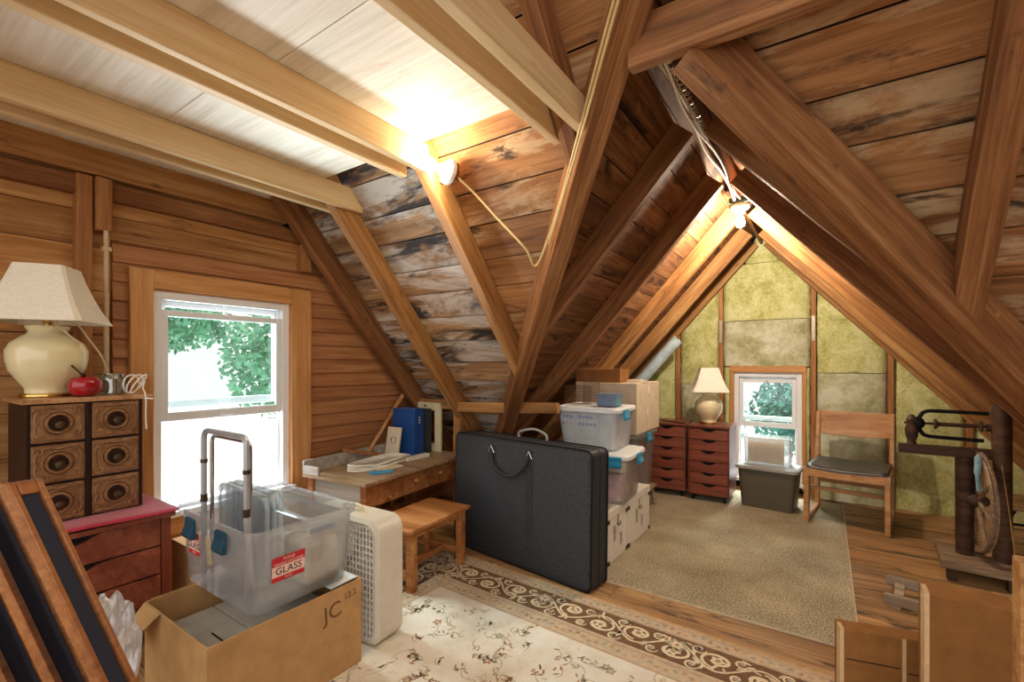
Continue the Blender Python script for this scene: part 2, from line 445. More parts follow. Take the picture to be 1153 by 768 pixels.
# main roof boards
mb = MB(); mbs = MB(); y = -.3
nrm = V((0, SM, 1)).normalized()
while y < 3.75:
    w = random.choice((.115, .125, .135)); y0, y1 = y, y + w - .005
    def pt(x, yy): return V((x, yy, KB - SM*yy))
    if valx(y1, 1) - XR < .02:
        xs = [-3.1, -1.67, random.uniform(-.7, 1.5), 3.7]
        for a, c in zip(xs, xs[1:]): (mbs if c < -1.6 else mb).prism([pt(a, y0), pt(c - .003, y0), pt(c - .003, y1), pt(a, y1)], nrm*.02)
    else:
        c0, c1 = valx(y0, -1), valx(y1, -1)
        if c1 > -1.65:
            mbs.prism([pt(-3.1, y0), pt(-1.67, y0), pt(-1.67, y1), pt(-3.1, y1)], nrm*.02); mb.prism([pt(-1.67, y0), pt(c0, y0), pt(c1, y1), pt(-1.67, y1)], nrm*.02)
        else: mbs.prism([pt(-3.1, y0), pt(c0, y0), pt(c1, y1), pt(-3.1, y1)], nrm*.02)
        c0, c1 = valx(y0, 1), valx(y1, 1)
        mb.prism([pt(c0, y0), pt(3.7, y0), pt(3.7, y1), pt(c1, y1)], nrm*.02)
    y += w
struct(mb.build('ceiling', W['roof'])); struct(mbs.build('ceiling', W['roofs']))
# weather layer above the boards
def slab(name, polys, off):
    mb = MB()
    for p in polys: mb.prism(p, off)
    return struct(mb.build(name, P['dark']))
def pm(x, y): return (x, y, KB - SM*y + .035)
ya = (KB - ZB)/SM
slab('ceiling', [[pm(-3.1, -.3), pm(3.7, -.3), pm(3.7, ya), pm(-3.1, ya)],
     [pm(-3.1, ya), pm(XR, ya), pm(valx(3.75, -1), 3.75), pm(-3.1, 3.75)],
     [pm(XR, ya), pm(3.7, ya), pm(3.7, 3.75), pm(valx(3.75, 1), 3.75)]], (0, 0, .02))

# cross-gable roof boards, running along the ridge
mb = MB()
for side in (-1, 1):
    n = V((side*SD, 0, 1)).normalized(); d = 0
    while d < 2.35:
        w = random.choice((.11, .12, .135)); d0, d1 = d, d + w - .004
        def pt(dd, yy): return V((XR + side*dd, yy, ZB - SD*dd))
        s0 = (KB - (ZB - SD*d0))/SM; s1 = (KB - (ZB - SD*d1))/SM
        mb.prism([pt(d0, s0), pt(d0, 5.25), pt(d1, 5.25), pt(d1, s1)], n*.02)
        d += w
struct(mb.build('ceiling', W['roofd']))
def pd(x, y): return (x, y, ZB - SD*abs(x - XR) + .035)
yb = (KB - ZB + SD*2.35)/SM
slab('ceiling', [[pd(XR, ya), pd(XR, 5.25), pd(XR + s*2.35, 5.25), pd(XR + s*2.35, yb)] for s in (-1, 1)], (0, 0, .02))

# rafters of the main roof
up_m = (0, SM, 1); half = V(up_m).normalized()*.068
def raft(x, w, ya_, yb_, mat):
    f = lambda yy: V((x, yy, KR - SM*yy)) + half
    return beam('rafter', f(ya_), f(yb_), w, .135, mat, up_m)
raft(-2.89, .075, .2, 3.3, W['rafterd'])
raft(-2.44, .065, .2, 3.35, W['rafter'])
raft(-1.67, .065, .2, 2.53, W['rafter'])
raft(-.87, .07, .2, 1.80, W['rafterd'])
raft(.425, .085, .2, 2.355, W['rafterd'])
raft(1.12, .085, .2, 2.90, W['rafterd'])
raft(1.85, .085, .2, 3.35, W['rafterd'])
raft(2.6, .085, .2, 3.35, W['rafterd'])
# valley timbers
def valley(side, t0, t1, w, h, drop, mat):
    f = lambda t: V((XR + side*t, ya_l + t*SD/SM, ZR - SD*t)) + V((0, 0, h*.75 - drop))
    return beam('valley_rafter', f(t0), f(t1), w, h, mat, (0, 0, 1))
ya_l = (KR - ZR)/SM
valley(-1, -.42, 2.0, .095, .16, .035, W['rafterd'])
valley(1, .155, 1.98, .11, .17, .035, W['rafterd'])
# header and ridge
beam('ridge_header', (-.565, 1.565, 2.345), (2.3, 1.565, 2.345), .05, .165, W['rafterd'])
beam('ridge_board', (XR, 1.63, 2.48), (XR, 5.12, 2.48), .028, .15, W['rafterd'])
# rafters of the cross gable
for yy in (2.41, 3.19, 3.97, 4.62, 5.06):
    for s in (-1, 1):
        n = V((s*SD, 0, 1)).normalized()*.066
        tmax = 2.06 if yy > 3.5 else max(.2, (yy - ya_l)*SM/SD - .03)
        tmax = min(tmax, 2.06)
        f = lambda t: V((XR + s*t, yy, ZR - SD*t)) + n
        beam('rafter', f(.02), f(tmax), .05, .13, W['rafterd'] if yy < 3.5 else W['rafter'], n)  # darker wood on the bulb's near side paints in the rafters' shade

# ceiling joists in pairs either side of a rafter
def joist(x0, x1, yend, mat=W['pine']):
    return beam('ceiling_joist', ((x0+x1)/2, -.9, 2.235), ((x0+x1)/2, yend, 2.235), x1 - x0, .13, mat)
joist(-3.0, -2.955, 1.70, W['rafter'])
joist(-2.53, -2.49, 1.80); joist(-2.40, -2.36, 1.84)
joist(-1.755, -1.715, 1.60); joist(-1.625, -1.585, 1.62)
joist(-.955, -.915, 1.72); joist(-.825, -.785, 1.72)
# plywood laid over the joists
mb = MB()
for x0, x1 in ((-2.985, -2.48), (-2.44, -1.74), (-1.70, -.90)):
    ys = [-.9, .1 + random.uniform(-.1, .1), 1.0 + random.uniform(-.2, .1), 1.585]
    for a, b in zip(ys, ys[1:]): mb.box(x0, x1, a, b - .003, 2.302, 2.314)
struct(mb.build('ceiling', W['ply']))

# ---------------------------------------------------------------- left wall with window 1
XL = -3.0; WY0, WY1, WZ0, WZ1 = .965, 1.735, .42, 1.64
mb = MB(); z = 0
while z < 4.3:
    h = random.choice((.17, .2, .22))
    for a, b in ((-.9, .4), (.4, 3.6)):
        ymax = lambda zz: (KB - zz)/SM + .02
        b2 = min(b, ymax(z + h)); 
        if b2 - a < .1: continue
        segs = [(a, b2)]
        if z < WZ1 and z + h > WZ0 and a > 0: segs = [(a, WY0), (WY1, b2)]
        for c, d in segs: mb.box(XL - .05, XL - .025, c, d - .003, z, z + h - .004)
    z += h
struct(mb.build('wall_left', W['shea']))
mb = MB()
for a, b, c, d in ((-.9, WY0 - .012, 0, 4.3), (WY1 + .012, 3.6, 0, 2.35), (WY0 - .012, WY1 + .012, 0, WZ0 - .035), (WY0 - .012, WY1 + .012, WZ1 + .012, 3.3)): mb.box(XL - .10, XL - .055, a, b, c, d)
struct(mb.build('wall_left', P['dark']))
# clapboard siding on the inside of this wall
mb = MB(); z = .0
while z < 1.87:
    h = .098; z1 = min(z + h, 1.875)
    yend = min(3.5, (KB - .01 - z1)/SM)
    segs = [(.80, yend)]
    if z1 > WZ0 + .005 and z < WZ1 - .005: segs = [(.80, WY0), (WY1, yend)]
    for c, d in segs:
        e = d + (.098/SM if d == yend and yend < 3.5 else 0)
        mb.hexa([(XL - .024, c, z), (XL + .012, c, z), (XL + .012, e, z), (XL - .024, e, z)],
                [(XL - .024, c, z1), (XL - .006, c, z1), (XL - .006, d, z1), (XL - .024, d, z1)])
    z += h
struct(mb.build('wall_left', W['siding']))
def stud(x0, x1, y0, y1, z0, z1, nm='wall_stud', mat=None):
    mb = MB(); mb.box(x0, x1, y0, y1, z0, z1); return struct(mb.build(nm, mat or W['stud'], bevel=.003))
stud(-3.025, -2.96, .655, .715, 0, 2.16); stud(-3.025, -2.94, .722, .785, 1.90, 2.16)
stud(-3.025, -2.94, .14, .20, 0, 2.16); stud(-3.025, -2.95, 1.80, 1.865, 1.875, 2.06)
beam('top_plate', (-3.005, .2, 2.11), (-3.005, 1.95, 2.11), .05, .09, W['rafterd'])
# window builder: local x along the wall, y towards the room, z up from the opening's lower edge
def window(nm, M, w, h, sash_lo, sash_hi, top_lo, depth=.09):
    mb = MB(); fr = .045
    for a, b, c, d in ((-w/2, -w/2 + fr, 0, h), (w/2 - fr, w/2, 0, h), (-w/2 + fr, w/2 - fr, h - fr, h), (-w/2 + fr, w/2 - fr, 0, fr*.8)):
        mb.box(a, b, -depth, .0, c, d)
    # parting strips
    for s in (-1, 1):
        x = s*(w/2 - fr - .006); mb.box(x - .006, x + .006, -depth*.55, -depth*.45, fr, h - fr)
    root = mb.build(nm, P['white'], bevel=.003); struct(root); root.matrix_world = M
    mb = MB(); mb.box(-w/2 - .02, w/2 + .02, 0.0, .055, -.022, .012); mb.build('window_sill', P['white'], root, .004)
    def sash(z0, z1, y0, y1, st, botr):
        a, b = -w/2 + fr + .002, w/2 - fr - .002
        mb = MB()
        mb.box(a, a + st, y0, y1, z0, z1); mb.box(b - st, b, y0, y1, z0, z1)
        mb.box(a + st, b - st, y0, y1, z1 - st, z1); mb.box(a + st, b - st, y0, y1, z0, z0 + botr)
        s = mb.build('sash', P['white'], root, .003)
        g = MB(); g.box(a + st*.8, b - st*.8, (y0+y1)/2 - .002, (y0+y1)/2 + .002, z0 + botr*.8, z1 - st*.8); g.build('pane', P['glass'], s)
        k = MB(); k.box(-.035, .035, y1, y1 + .014, z0 + botr*.3, z0 + botr*.75); k.box(-.012, .012, y1, y1 + .02, z1 - .012, z1 + .006); k.build('sash_lock', P['white'], s, .002)
        return s
    sash(sash_lo, sash_hi, -depth*.42, -.012, .034, .05)
    sash(top_lo, h - fr, -depth*.9, -depth*.55, .032, .045)
    return root
Mw = Matrix(((0, 1, 0, XL + .0), (-1, 0, 0, (WY0+WY1)/2), (0, 0, 1, WZ0), (0, 0, 0, 1)))   # local y -> +X
window('window_1', Mw, WY1 - WY0, WZ1 - WZ0, .50, 1.12, .57)
# its wooden casing
for a, b, c, d in ((.862, .965, .34, 1.745), (1.735, 1.875, .34, 1.745), (.965, 1.735, 1.645, 1.745), (.862, 1.875, .30, .398)):
    L = [(XL + .02, a, c), (XL + .02, b, d)]
    if b - a > d - c: o = beam('trim_1', (XL + .022, a, (c+d)/2), (XL + .022, b, (c+d)/2), .024, d - c, W['trimw'], bev=.002)
    else: o = beam('trim_1', (XL + .022, (a+b)/2, c), (XL + .022, (a+b)/2, d), b - a, .024, W['trimw'], (1, 0, 0), bev=.002)
mb = MB()   # reveal lining
for a, b in ((.957, .967), (1.733, 1.743)): mb.box(XL - .10, XL + .012, a, b, WZ0 - .02, WZ1 + .01)
mb.box(XL - .10, XL + .012, .957, 1.743, WZ1, WZ1 + .01); mb.box(XL - .10, XL + .012, .957, 1.743, WZ0 - .03, WZ0 - .022)
struct(mb.build('trim_2', W['trimw']))

# right-hand gable wall, outside the view
mb = MB(); z = 0
while z < 4.3:
    b = min(3.6, (KB - z - .2)/SM + .02)
    if b > -.2: mb.box(3.68, 3.7, -.9, b, z, z + .196)
    z += .2
struct(mb.build('wall_right', W['shea']))

# ---------------------------------------------------------------- far gable wall with window 2
YB = 5.12; BX0, BX1, BZ0, BZ1 = -.765, -.185, .10, 1.15
def roofz(x): return ZB - SD*abs(x - XR) + .03
mb = MB()
xl, xr = XR - 2.33, XR + 2.33
mb.prism([(xl, YB + .05, 0), (BX0, YB + .05, 0), (BX0, YB + .05, roofz(BX0)), (xl, YB + .05, .02)], (0, .03, 0))
mb.prism([(BX1, YB + .05, 0), (xr, YB + .05, 0), (xr, YB + .05, .02), (BX1, YB + .05, roofz(BX1))], (0, .03, 0))
mb.prism([(BX0, YB + .05, BZ1), (BX1, YB + .05, BZ1), (BX1, YB + .05, roofz(BX1)), (XR, YB + .05, roofz(XR)), (BX0, YB + .05, roofz(BX0))], (0, .03, 0))
mb.prism([(BX0, YB + .05, 0), (BX1, YB + .05, 0), (BX1, YB + .05, BZ0), (BX0, YB + .05, BZ0)], (0, .03, 0))
struct(mb.build('wall_back', P['dark']))
# insulation batts between the studs (soft, bumpy faces)
def batt(x0, x1, z0, ztop, mat, nz=None):
    """ztop(x): height of the upper edge at x"""
    nx = max(3, int((x1 - x0)/.035)); H = max(ztop(x0), ztop(x1), ztop((x0+x1)/2)) - z0; nz = max(3, int(H/.045))
    ph = random.uniform(0, 9); vs = []; fs = []
    for i in range(nx + 1):
        x = x0 + (x1 - x0)*i/nx; zt = ztop(x)
        for k in range(nz + 1):
            zz = z0 + (max(zt, z0 + .01) - z0)*k/nz
            e = min(i, nx - i)/nx*2
            bul = .02*math.sin(PI*min(1, i/nx)) + .006*math.sin(7*zz + ph + 3*x) + random.uniform(-.005, .005)
            if i in (0, nx): bul -= .015
            vs.append((x + random.uniform(-.004, .004), YB - .012 - bul, zz))
    for i in range(nx):
        for k in range(nz):
            a = i*(nz+1) + k; fs.append((a, a + nz + 1, a + nz + 2, a + 1))
    o = len(vs); vs += [(v[0], YB + .045, v[2]) for v in vs]
    mb = MB(); mb.add(vs, fs)
    # rim
    rim = [k for k in range(nz + 1)] + [i*(nz+1) + nz for i in range(1, nx + 1)] + [nx*(nz+1) + k for k in range(nz - 1, -1, -1)] + [i*(nz+1) for i in range(nx - 1, 0, -1)]
    for a, b in zip(rim, rim[1:] + rim[:1]): mb.f.append([a, b, b + o, a + o]); mb.m.append(0)
    return struct(mb.build('insulation_batt', mat, smooth=True, angle=80))
rz_ = lambda x: ZR + .12 - SD*abs(x - XR)
flat = lambda z: (lambda x: min(z, rz_(x)))
S = [-1.31, -.885, -.095, .46, .95]   # stud centres
g = .024
batt(-1.95, S[0] - g, 0, rz_, P['insul'])
batt(S[0] + g, S[1] - g, 0, flat(1.02), P['paper']); batt(S[0] + g, S[1] - g, 1.025, rz_, P['insul'])
batt(S[1] + g, BX0 - .03, 0, flat(1.2), P['insul']); batt(BX1 + .03, S[2] - g, 0, flat(1.2), P['insul'])
batt(S[1] + g, S[2] - g, 1.212, flat(1.66), P['paper']); batt(S[1] + g, S[2] - g, 1.665, flat(2.22), P['insul'])
batt(-.66, -.36, 2.225, rz_, P['insul'])
batt(S[2] + g, S[3] - g, 0, flat(1.15), P['paper']); batt(S[2] + g, S[3] - g, 1.155, rz_, P['insul'])
batt(S[3] + g, S[4] - g, 0, rz_, P['insul']); batt(S[4] + g, 1.6, 0, rz_, P['insul'])
for x in S:
    stud(x - .021, x + .021, YB - .035, YB + .05, 0, ZR + .05 - SD*abs(x - XR) - .02)
for x in (S[1], S[2]):
    mb = MB(); mb.box(x - .012, x + .012, YB - .04, YB - .035, 1.45, 1.68); struct(mb.build('stud_strap', P['galv']))
# window 2 and its casing
Mb = Matrix(((-1, 0, 0, (BX0+BX1)/2), (0, -1, 0, YB - .01), (0, 0, 1, BZ0), (0, 0, 0, 1)))
window('window_2', Mb, BX1 - BX0, BZ1 - BZ0, .515, .985, .575)
beam('trim_3', (-.80, YB - .012, 1.185), (-.15, YB - .012, 1.185), .05, .066, W['trimw'])
beam('trim_3', (-.783, YB - .012, .05), (-.783, YB - .012, 1.15), .035, .05, W['trimw'], (0, 1, 0))
beam('trim_3', (-.167, YB - .012, .05), (-.167, YB - .012, 1.15), .035, .05, W['trimw'], (0, 1, 0))

# low framing under the main slope, behind the desk
beam('knee_wall_plate', (-2.86, 2.83, .905), (-2.44, 2.83, .91), .045, .075, W['rafter'])
beam('knee_wall_plate', (-2.42, 2.80, .895), (-1.52, 2.80, .935), .045, .075, W['rafter'])
beam('knee_wall_stud', (-2.47, 2.86, 0), (-2.47, 2.86, .87), .07, .05, W['rafter'], (0, 1, 0))
beam('knee_wall_stud', (-1.60, 3.0, 0), (-1.60, 3.0, .60), .05, .08, W['rafterd'], (0, 1, 0))
# ------------------------------------------------------------------ floor coverings
def rug():
    # local origin at the far-right outer corner region; rug lies axis-aligned, slightly turned
    X0, X1, Y0, Y1 = -2.6, .12, -3.4, 0
    mb = MB()
    def ring(a, b, z):   # band between insets a and b
        for r in ((X0+a, X1-a, Y1-b, Y1-a), (X0+a, X1-a, Y0+a, Y0+b), (X0+a, X0+b, Y0+b, Y1-b), (X1-b, X1-a, Y0+b, Y1-b)):
            mb.box(r[0], r[1], r[2], r[3], 0, z)
    mb.k = 3; ring(0, .018, .011)
    mb.k = 2; ring(.018, .10, .010)
    mb.k = 1; ring(.10, .29, .010)
    mb.k = 2; ring(.29, .40, .010)
    mb.k = 0; mb.box(X0+.40, X1-.40, Y0+.40, Y1-.40, 0, .010)
    zt = .0102
    def flat(pts, w, k, z=zt):   # a flat ribbon along a path
        mb.k = k; vs = []; fs = []
        pts = [V((p[0], p[1], 0)) for p in pts]
        for i, p in enumerate(pts):
            d = (pts[min(i+1, len(pts)-1)] - pts[max(i-1, 0)]); d = d.normalized() if d.length > 0 else V((1,0,0))
            b = V((-d.y, d.x, 0)); ww = w*(1 - .5*abs(2*i/(len(pts)-1) - 1)**2)
            vs += [(p + b*ww/2 + V((0,0,z))), (p - b*ww/2 + V((0,0,z)))]
        for i in range(len(pts)-1): fs.append((2*i, 2*i+1, 2*i+3, 2*i+2))
        mb.add(vs, fs)
    def blob(x, y, rx, ry, a, k, n=8, z=zt + .0002, lob=0):
        mb.k = k; vs = []
        for i in range(n*2 if lob else n):
            t = 2*PI*i/(n*2 if lob else n); f = (1 + .28*math.cos(lob*t)) if lob else 1
            px, py = rx*f*math.cos(t), ry*f*math.sin(t)
            vs.append((x + px*math.cos(a) - py*math.sin(a), y + px*math.sin(a) + py*math.cos(a), z))
        mb.add(vs, [list(range(len(vs)))])
    def border(ox, oy, ux, uy, L, yc=.195, amp=.055):
        """scrolling vine along one side: u runs along the side, v inwards"""
        vx, vy = uy, -ux
        def P2(u, v): return (ox + ux*u + vx*v, oy + uy*u + vy*v)
        per = .34; n = int(L/.01)
        flat([P2(L*i/n, yc + amp*math.sin(2*PI*(L*i/n)/per)) for i in range(n+1)], .010, 4)
        for sgn in (1,):
            k = 0
            while k*per/2 < L - .1:
                u0 = k*per/2 + per*.25; s = 1 if k % 2 == 0 else -1
                # spiral tendril filling the bay
                sp = []
                for i in range(26):
                    a = i/25*2*PI*1.35; r = .062*(1 - i/25*.78)
                    sp.append(P2(u0 + s*0 + r*math.cos(a + PI/2*s)*1.15, yc - s*.018 + s*r*math.sin(a + PI/2)*.9))
                flat(sp, .016, 4, zt + .0001)
                for u2, v2, rr2 in ((-.085, .062, .034), (.085, -.055, .030)):
                    s3 = []
                    for i in range(18):
                        a = i/17*2*PI*1.2; r = rr2*(1 - i/17*.8)
                        s3.append(P2(u0 + u2*s + r*math.cos(a), yc + s*v2 + r*math.sin(a)))
                    flat(s3, .010, 4, zt + .0001); c = P2(u0 + u2*s, yc + s*v2); blob(c[0], c[1], .012, .012, 0, 6, 8, lob=5)
                c = P2(u0, yc - s*.02); blob(c[0], c[1], .026, .026, 0, 4, 10, lob=5); blob(c[0], c[1], .012, .012, 0, 5, 8, zt + .0005)
                for q in range(7):
                    uu = u0 + random.uniform(-.09, .09); vv = yc + s*random.uniform(.02, .075)
                    c = P2(uu, vv); blob(c[0], c[1], .020, .007, random.uniform(0, PI), random.choice((4, 4, 2)))
                if k % 4 == 1:
                    c = P2(u0, yc + s*.03); blob(c[0], c[1], .042, .042, 0, 6, 10, lob=6); blob(c[0], c[1], .026, .026, 0, 4, 10, zt + .0004, lob=6); blob(c[0], c[1], .010, .010, 0, 5, 8, zt + .0006)
                k += 1
        # guard strips
        for v0, v1 in ((.02, .10), (.30, .40)):
            u = .03
            while u < L - .03:
                c = P2(u, (v0+v1)/2 + .012*math.sin(u*40)); blob(c[0], c[1], .013, .009, random.uniform(0, 3), random.choice((5, 6, 6, 3)), 7, lob=4)
                u += .034
            for v in (v0 + .008, v1 - .008, v0 - .0 + .018): flat([P2(.02 + (L-.04)*i/40, v) for i in range(41)], .004, 5)
    border(X0, Y1, 1, 0, X1 - X0); border(X1, Y1, 0, -1, 3.4); border(X0, Y0, 0, 1, 3.4)
    # sprays over the cream field
    for q in range(420):
        x = random.uniform(X0+.45, X1-.45); y = random.uniform(-2.2, Y1-.45); a = random.uniform(0, 2*PI)
        L = random.uniform(.05, .12); col = random.choice((5, 5, 6, 6, 2))
        flat([(x + L*t*math.cos(a) + .02*math.sin(3*t)*-math.sin(a), y + L*t*math.sin(a) + .02*math.sin(3*t)*math.cos(a)) for t in [i/6 for i in range(7)]], .004, 6)
        for j in range(random.randint(3, 7)):
            t = random.random(); blob(x + L*t*math.cos(a) + random.uniform(-.02, .02), y + L*t*math.sin(a) + random.uniform(-.02, .02), .014, .005, random.uniform(0, PI), col, 7)
        if q % 6 == 0:
            blob(x, y, .020, .020, a, random.choice((5, 6)), 9, lob=5); blob(x, y, .009, .009, a, 2, 8, zt + .0005, lob=5)
    o = mb.build('oriental_rug', [P['rugf'], P['rugb'], P['rugg'], P['ruge'], P['rugv'], P['rugm'], P['rugs']])
    o.location = (.45, 2.21, .0005); o.rotation_euler = (0, 0, math.radians(-2.0))
    tag(o, 'cream oriental rug with a brown scrolling floral border on the plank floor', 'rug')
rug()
mb = MB(); mb.k = 0; mb.box(-1.085, .12, 2.478, 2.60, 0, .009); mb.box(-1.75, .12, 2.60, 4.93, 0, .009)
c = mb.build('carpet_piece', P['carpet'], bevel=.004)
b2 = MB(); b2.box(-1.085, .126, 2.470, 2.479, 0, .0085); b2.box(.119, .127, 2.470, 4.935, 0, .0085); b2.build('edge_binding', P['rugg'], c, .002)
tag(c, 'beige grey offcut of carpet covering the floor before the far window', 'carpet')

# ------------------------------------------------------------------ left wall furniture
# mahogany chest
def chest():
    t = thing('chest_of_drawers', 'red mahogany chest of drawers under the carved card cabinet', 'chest', (-2.72, .52, 0))
    w, d, h = .66, .50, .575      # along Y, along X
    b = MB(); 
    for s in (-1, 1): b.box(-d/2, d/2, s*w/2 - .018, s*w/2 + .018, 0, h - .02)
    b.box(-d/2, -d/2 + .012, -w/2, w/2, .05, h - .02); b.box(-d/2, d/2 - .02, -w/2, w/2, .03, .05)
    b.build('carcass', W['redz'], t, .003)
    b = MB(); b.box(-d/2 - .005, d/2 + .022, -w/2 - .03, w/2 + .03, h - .022, h); b.build('top_board', W['red'], t, .004)
    b = MB(); b.box(d/2 - .03, d/2 - .024, -w/2, w/2, .05, h - .02); b.build('cavity_shade_sheet', P['dark'], t)  # near-black sheet standing in for the shade behind the finger cutouts
    n = 4; dh = (h - .07)/n
    for k in range(n):
        z0 = .05 + k*dh + .003; z1 = z0 + dh - .007
        b = MB(); y0, y1 = -w/2 + .022, w/2 - .022; m = 20; pts = []
        for i in range(m + 1):
            y = y0 + (y1-y0)*i/m; u = (y - 0)/.10
            cut = .034*(1 - abs(u)**2.4) if abs(u) < 1 else 0
            pts.append((d/2 - .022, y, z1 - max(0, cut)))
        b.prism(pts + [(d/2 - .022, y1, z0), (d/2 - .022, y0, z0)], (.022, 0, 0))
        b.build('drawer', W['red'], t, .002)
chest()
# red cloth
mb = MB(); ny, nx = 26, 14; vs = []; fs = []
for i in range(nx + 1):
    for j in range(ny + 1):
        x = -2.90 + .46*i/nx; y = .20 + .685*j/ny
        z = .582 + .005*math.sin(9*y + 4*x) * (i/nx) + .004
        if i == nx: z -= .004
        vs.append((x + .008*math.sin(11*y)*(i == nx), y + .006*math.sin(7*x)*(j == ny), z))
for i in range(nx):
    for j in range(ny): a = i*(ny+1) + j; fs.append((a, a+1, a+ny+2, a+ny+1))
mb.add(vs, fs); o = mb.build('table_runner', P['cloth'], smooth=True, solid=.005)
tag(o, 'crimson cloth laid over the top of the mahogany chest', 'cloth')

# carved card cabinet
def card_cabinet():
    t = thing('card_cabinet', 'dark card cabinet with carved drawer fronts below the large lamp', 'cabinet', (-2.77, .615, .592))
    w, d, h = .375, .32, .490
    b = MB(); b.box(-d/2, d/2 - .012, -w/2, w/2, 0, h); b.build('carcass', W['cabd'], t, .003)
    b = MB(); b.box(-d/2 - .01, d/2 + .015, -w/2 - .015, w/2 + .04, h, h + .02); b.build('top_board', W['cabtop'], t, .003)
    b = MB(); 
    for y in (-w/2 + .008, 0, w/2 - .008): b.box(d/2 - .012, d/2 + .004, y - .009, y + .009, 0, h)
    for k in range(4): b.box(d/2 - .012, d/2, -w/2 + .01, w/2 - .01, h*k/3 - .004 if k else 0, h*k/3 + .004 if k < 3 else h)
    b.build('face_frame', W['cabd'], t, .002)
    cw, ch = w/2 - .026, h/3 - .012
    for r in range(3):
        for c in range(2):
            yc = (-1 if c == 0 else 1)*(w/4 - .001); zc = h/3*(r + .5); xf = d/2
            b = MB(); b.box(xf - .012, xf + .006, yc - cw/2, yc + cw/2, zc - ch/2, zc + ch/2)
            dr = b.build('drawer', W['drw'], t, .002)
            b = MB(); A, B = cw*.23, ch*.25
            def el(ra, rb, x): return [V((x, yc + ra*math.cos(2*PI*i/30), zc + rb*math.sin(2*PI*i/30))) for i in range(30)]
            b.tube(el(A, B, xf + .008), .007, 6, True); b.tube(el(A*1.35, B*1.32, xf + .006), .0045, 6, True)
            for sy in (-1, 1):
                for sz in (-1, 1):     # corner scrolls
                    sp = []
                    for i in range(22):
                        a = i/21*2*PI*1.2; rr = .018*(1 - i/24)
                        sp.append(V((xf + .006, yc + sy*(cw*.36 + rr*math.cos(a)), zc + sz*(ch*.33 + rr*math.sin(a)))))
                    b.tube(sp, .005, 6)
                    b.tube(smooth_path([(xf + .006, yc + sy*cw*.40, zc + sz*ch*.30), (xf + .008, yc + sy*cw*.44, zc + sz*ch*.14), (xf + .006, yc + sy*cw*.41, zc)]), .005, 6)
                    b.tube(smooth_path([(xf + .006, yc + sy*cw*.33, zc + sz*ch*.40), (xf + .008, yc + sy*cw*.16, zc + sz*ch*.43), (xf + .006, yc, zc + sz*ch*.39)]), .005, 6)
            b.build('carving', W['drw'], dr, smooth=True, angle=60)
            b = MB(); b.loft([el(A*.96, B*.96, xf + .0062), el(A*.7, B*.7, xf + .0066)]); b.build('recess', W['cabd'], dr)
            b = MB(); MM = T(xf, yc, zc - .005) @ RY(90)
            b.lathe([(.012, .004), (.009, .012), (.013, .018), (.018, .026), (.015, .034), (.003, .038)], 16, MM); b.build('knob', P['pewter'], dr, smooth=True)
card_cabinet()

# urn lamps with square bell shades
def urn_lamp(label, loc, s=1, rz=0, tilt=0):
    t = thing('table_lamp', label, 'lamp', loc, rz)
    def L(pr): return [(r*s, z*s) for r, z in pr]
    b = MB(); b.lathe(L([(.088, 0), (.092, .004), (.092, .012), (.080, .018)]), 32); b.build('base_ring', P['brass'], t, smooth=True)
    b = MB(); b.lathe(L([(.074, .018), (.072, .03), (.078, .045), (.098, .075), (.122, .115), (.130, .155), (.132, .195), (.118, .228), (.088, .255), (.068, .268), (.062, .280), (.070, .292), (.074, .302), (.05, .306)]), 40)
    b.build('urn_body', P['ceram'], t, smooth=True, angle=60)
    b = MB(); b.lathe(L([(.030, .303), (.030, .308), (.012, .310), (.012, .314), (.019, .318), (.019, .352), (.010, .356), (.006, .53), (.011, .535), (.011, .545), (.002, .555)]), 16); b.build('socket_stem', P['brass'], t, smooth=True)
    b = MB(); b.ball((0, 0, .385*s), .03*s, sc=(1, 1, 1.2)); b.build('bulb', P['white'], t, smooth=True)
    # shade: square, corners cut, sides curved like a bell
    def sq(h, z, c=.09):
        h *= s; z *= s; q = h*(1 - c)
        return [V(p) for p in ((h, -q, z), (h, q, z), (q, h, z), (-q, h, z), (-h, q, z), (-h, -q, z), (-q, -h, z), (q, -h, z))]
    zs = [(.0, .170), (.25, .140), (.5, .117), (.75, .098), (1, .082)]
    rings = [sq(h, .322 + .235*u) for u, h in zs]
    b = MB(); b.loft(rings, False, False); sh = b.build('lamp_shade', P['shade'], t, solid=.003)
    b = MB()
    for r in (rings[0], rings[-1]): b.tube(r, .0035*s, 6, True)
    for i in range(8): b.tube([r[i] for r in rings], .0025*s, 5)
    b.build('shade_trim', P['shade'], sh)
    b = MB(); b.tube([(0, 0, .535*s), (.08*s, 0, .55*s)], .002*s, 5); b.tube([(0, 0, .535*s), (-.08*s, 0, .55*s)], .002*s, 5); b.build('shade_spider', P['brass'], sh)
    return t
t = urn_lamp('large cream urn lamp with a square shade standing on the carved card cabinet', (-2.785, .525, 1.1025), 1.0, 57)
b = MB(); b.tube(smooth_path([(.02, .0, .335), (.085, .03, .315), (.118, .06, .25), (.15, .10, .17), (.165, .15, .06), (.16, .19, .0075)]), .0035, 6); b.tube(smooth_path([(.02, -.02, .33), (.06, -.07, .30), (.10, -.08, .265), (.125, -.05, .222)]), .003, 6); b.build('power_cord', P['cord'], t, smooth=True)

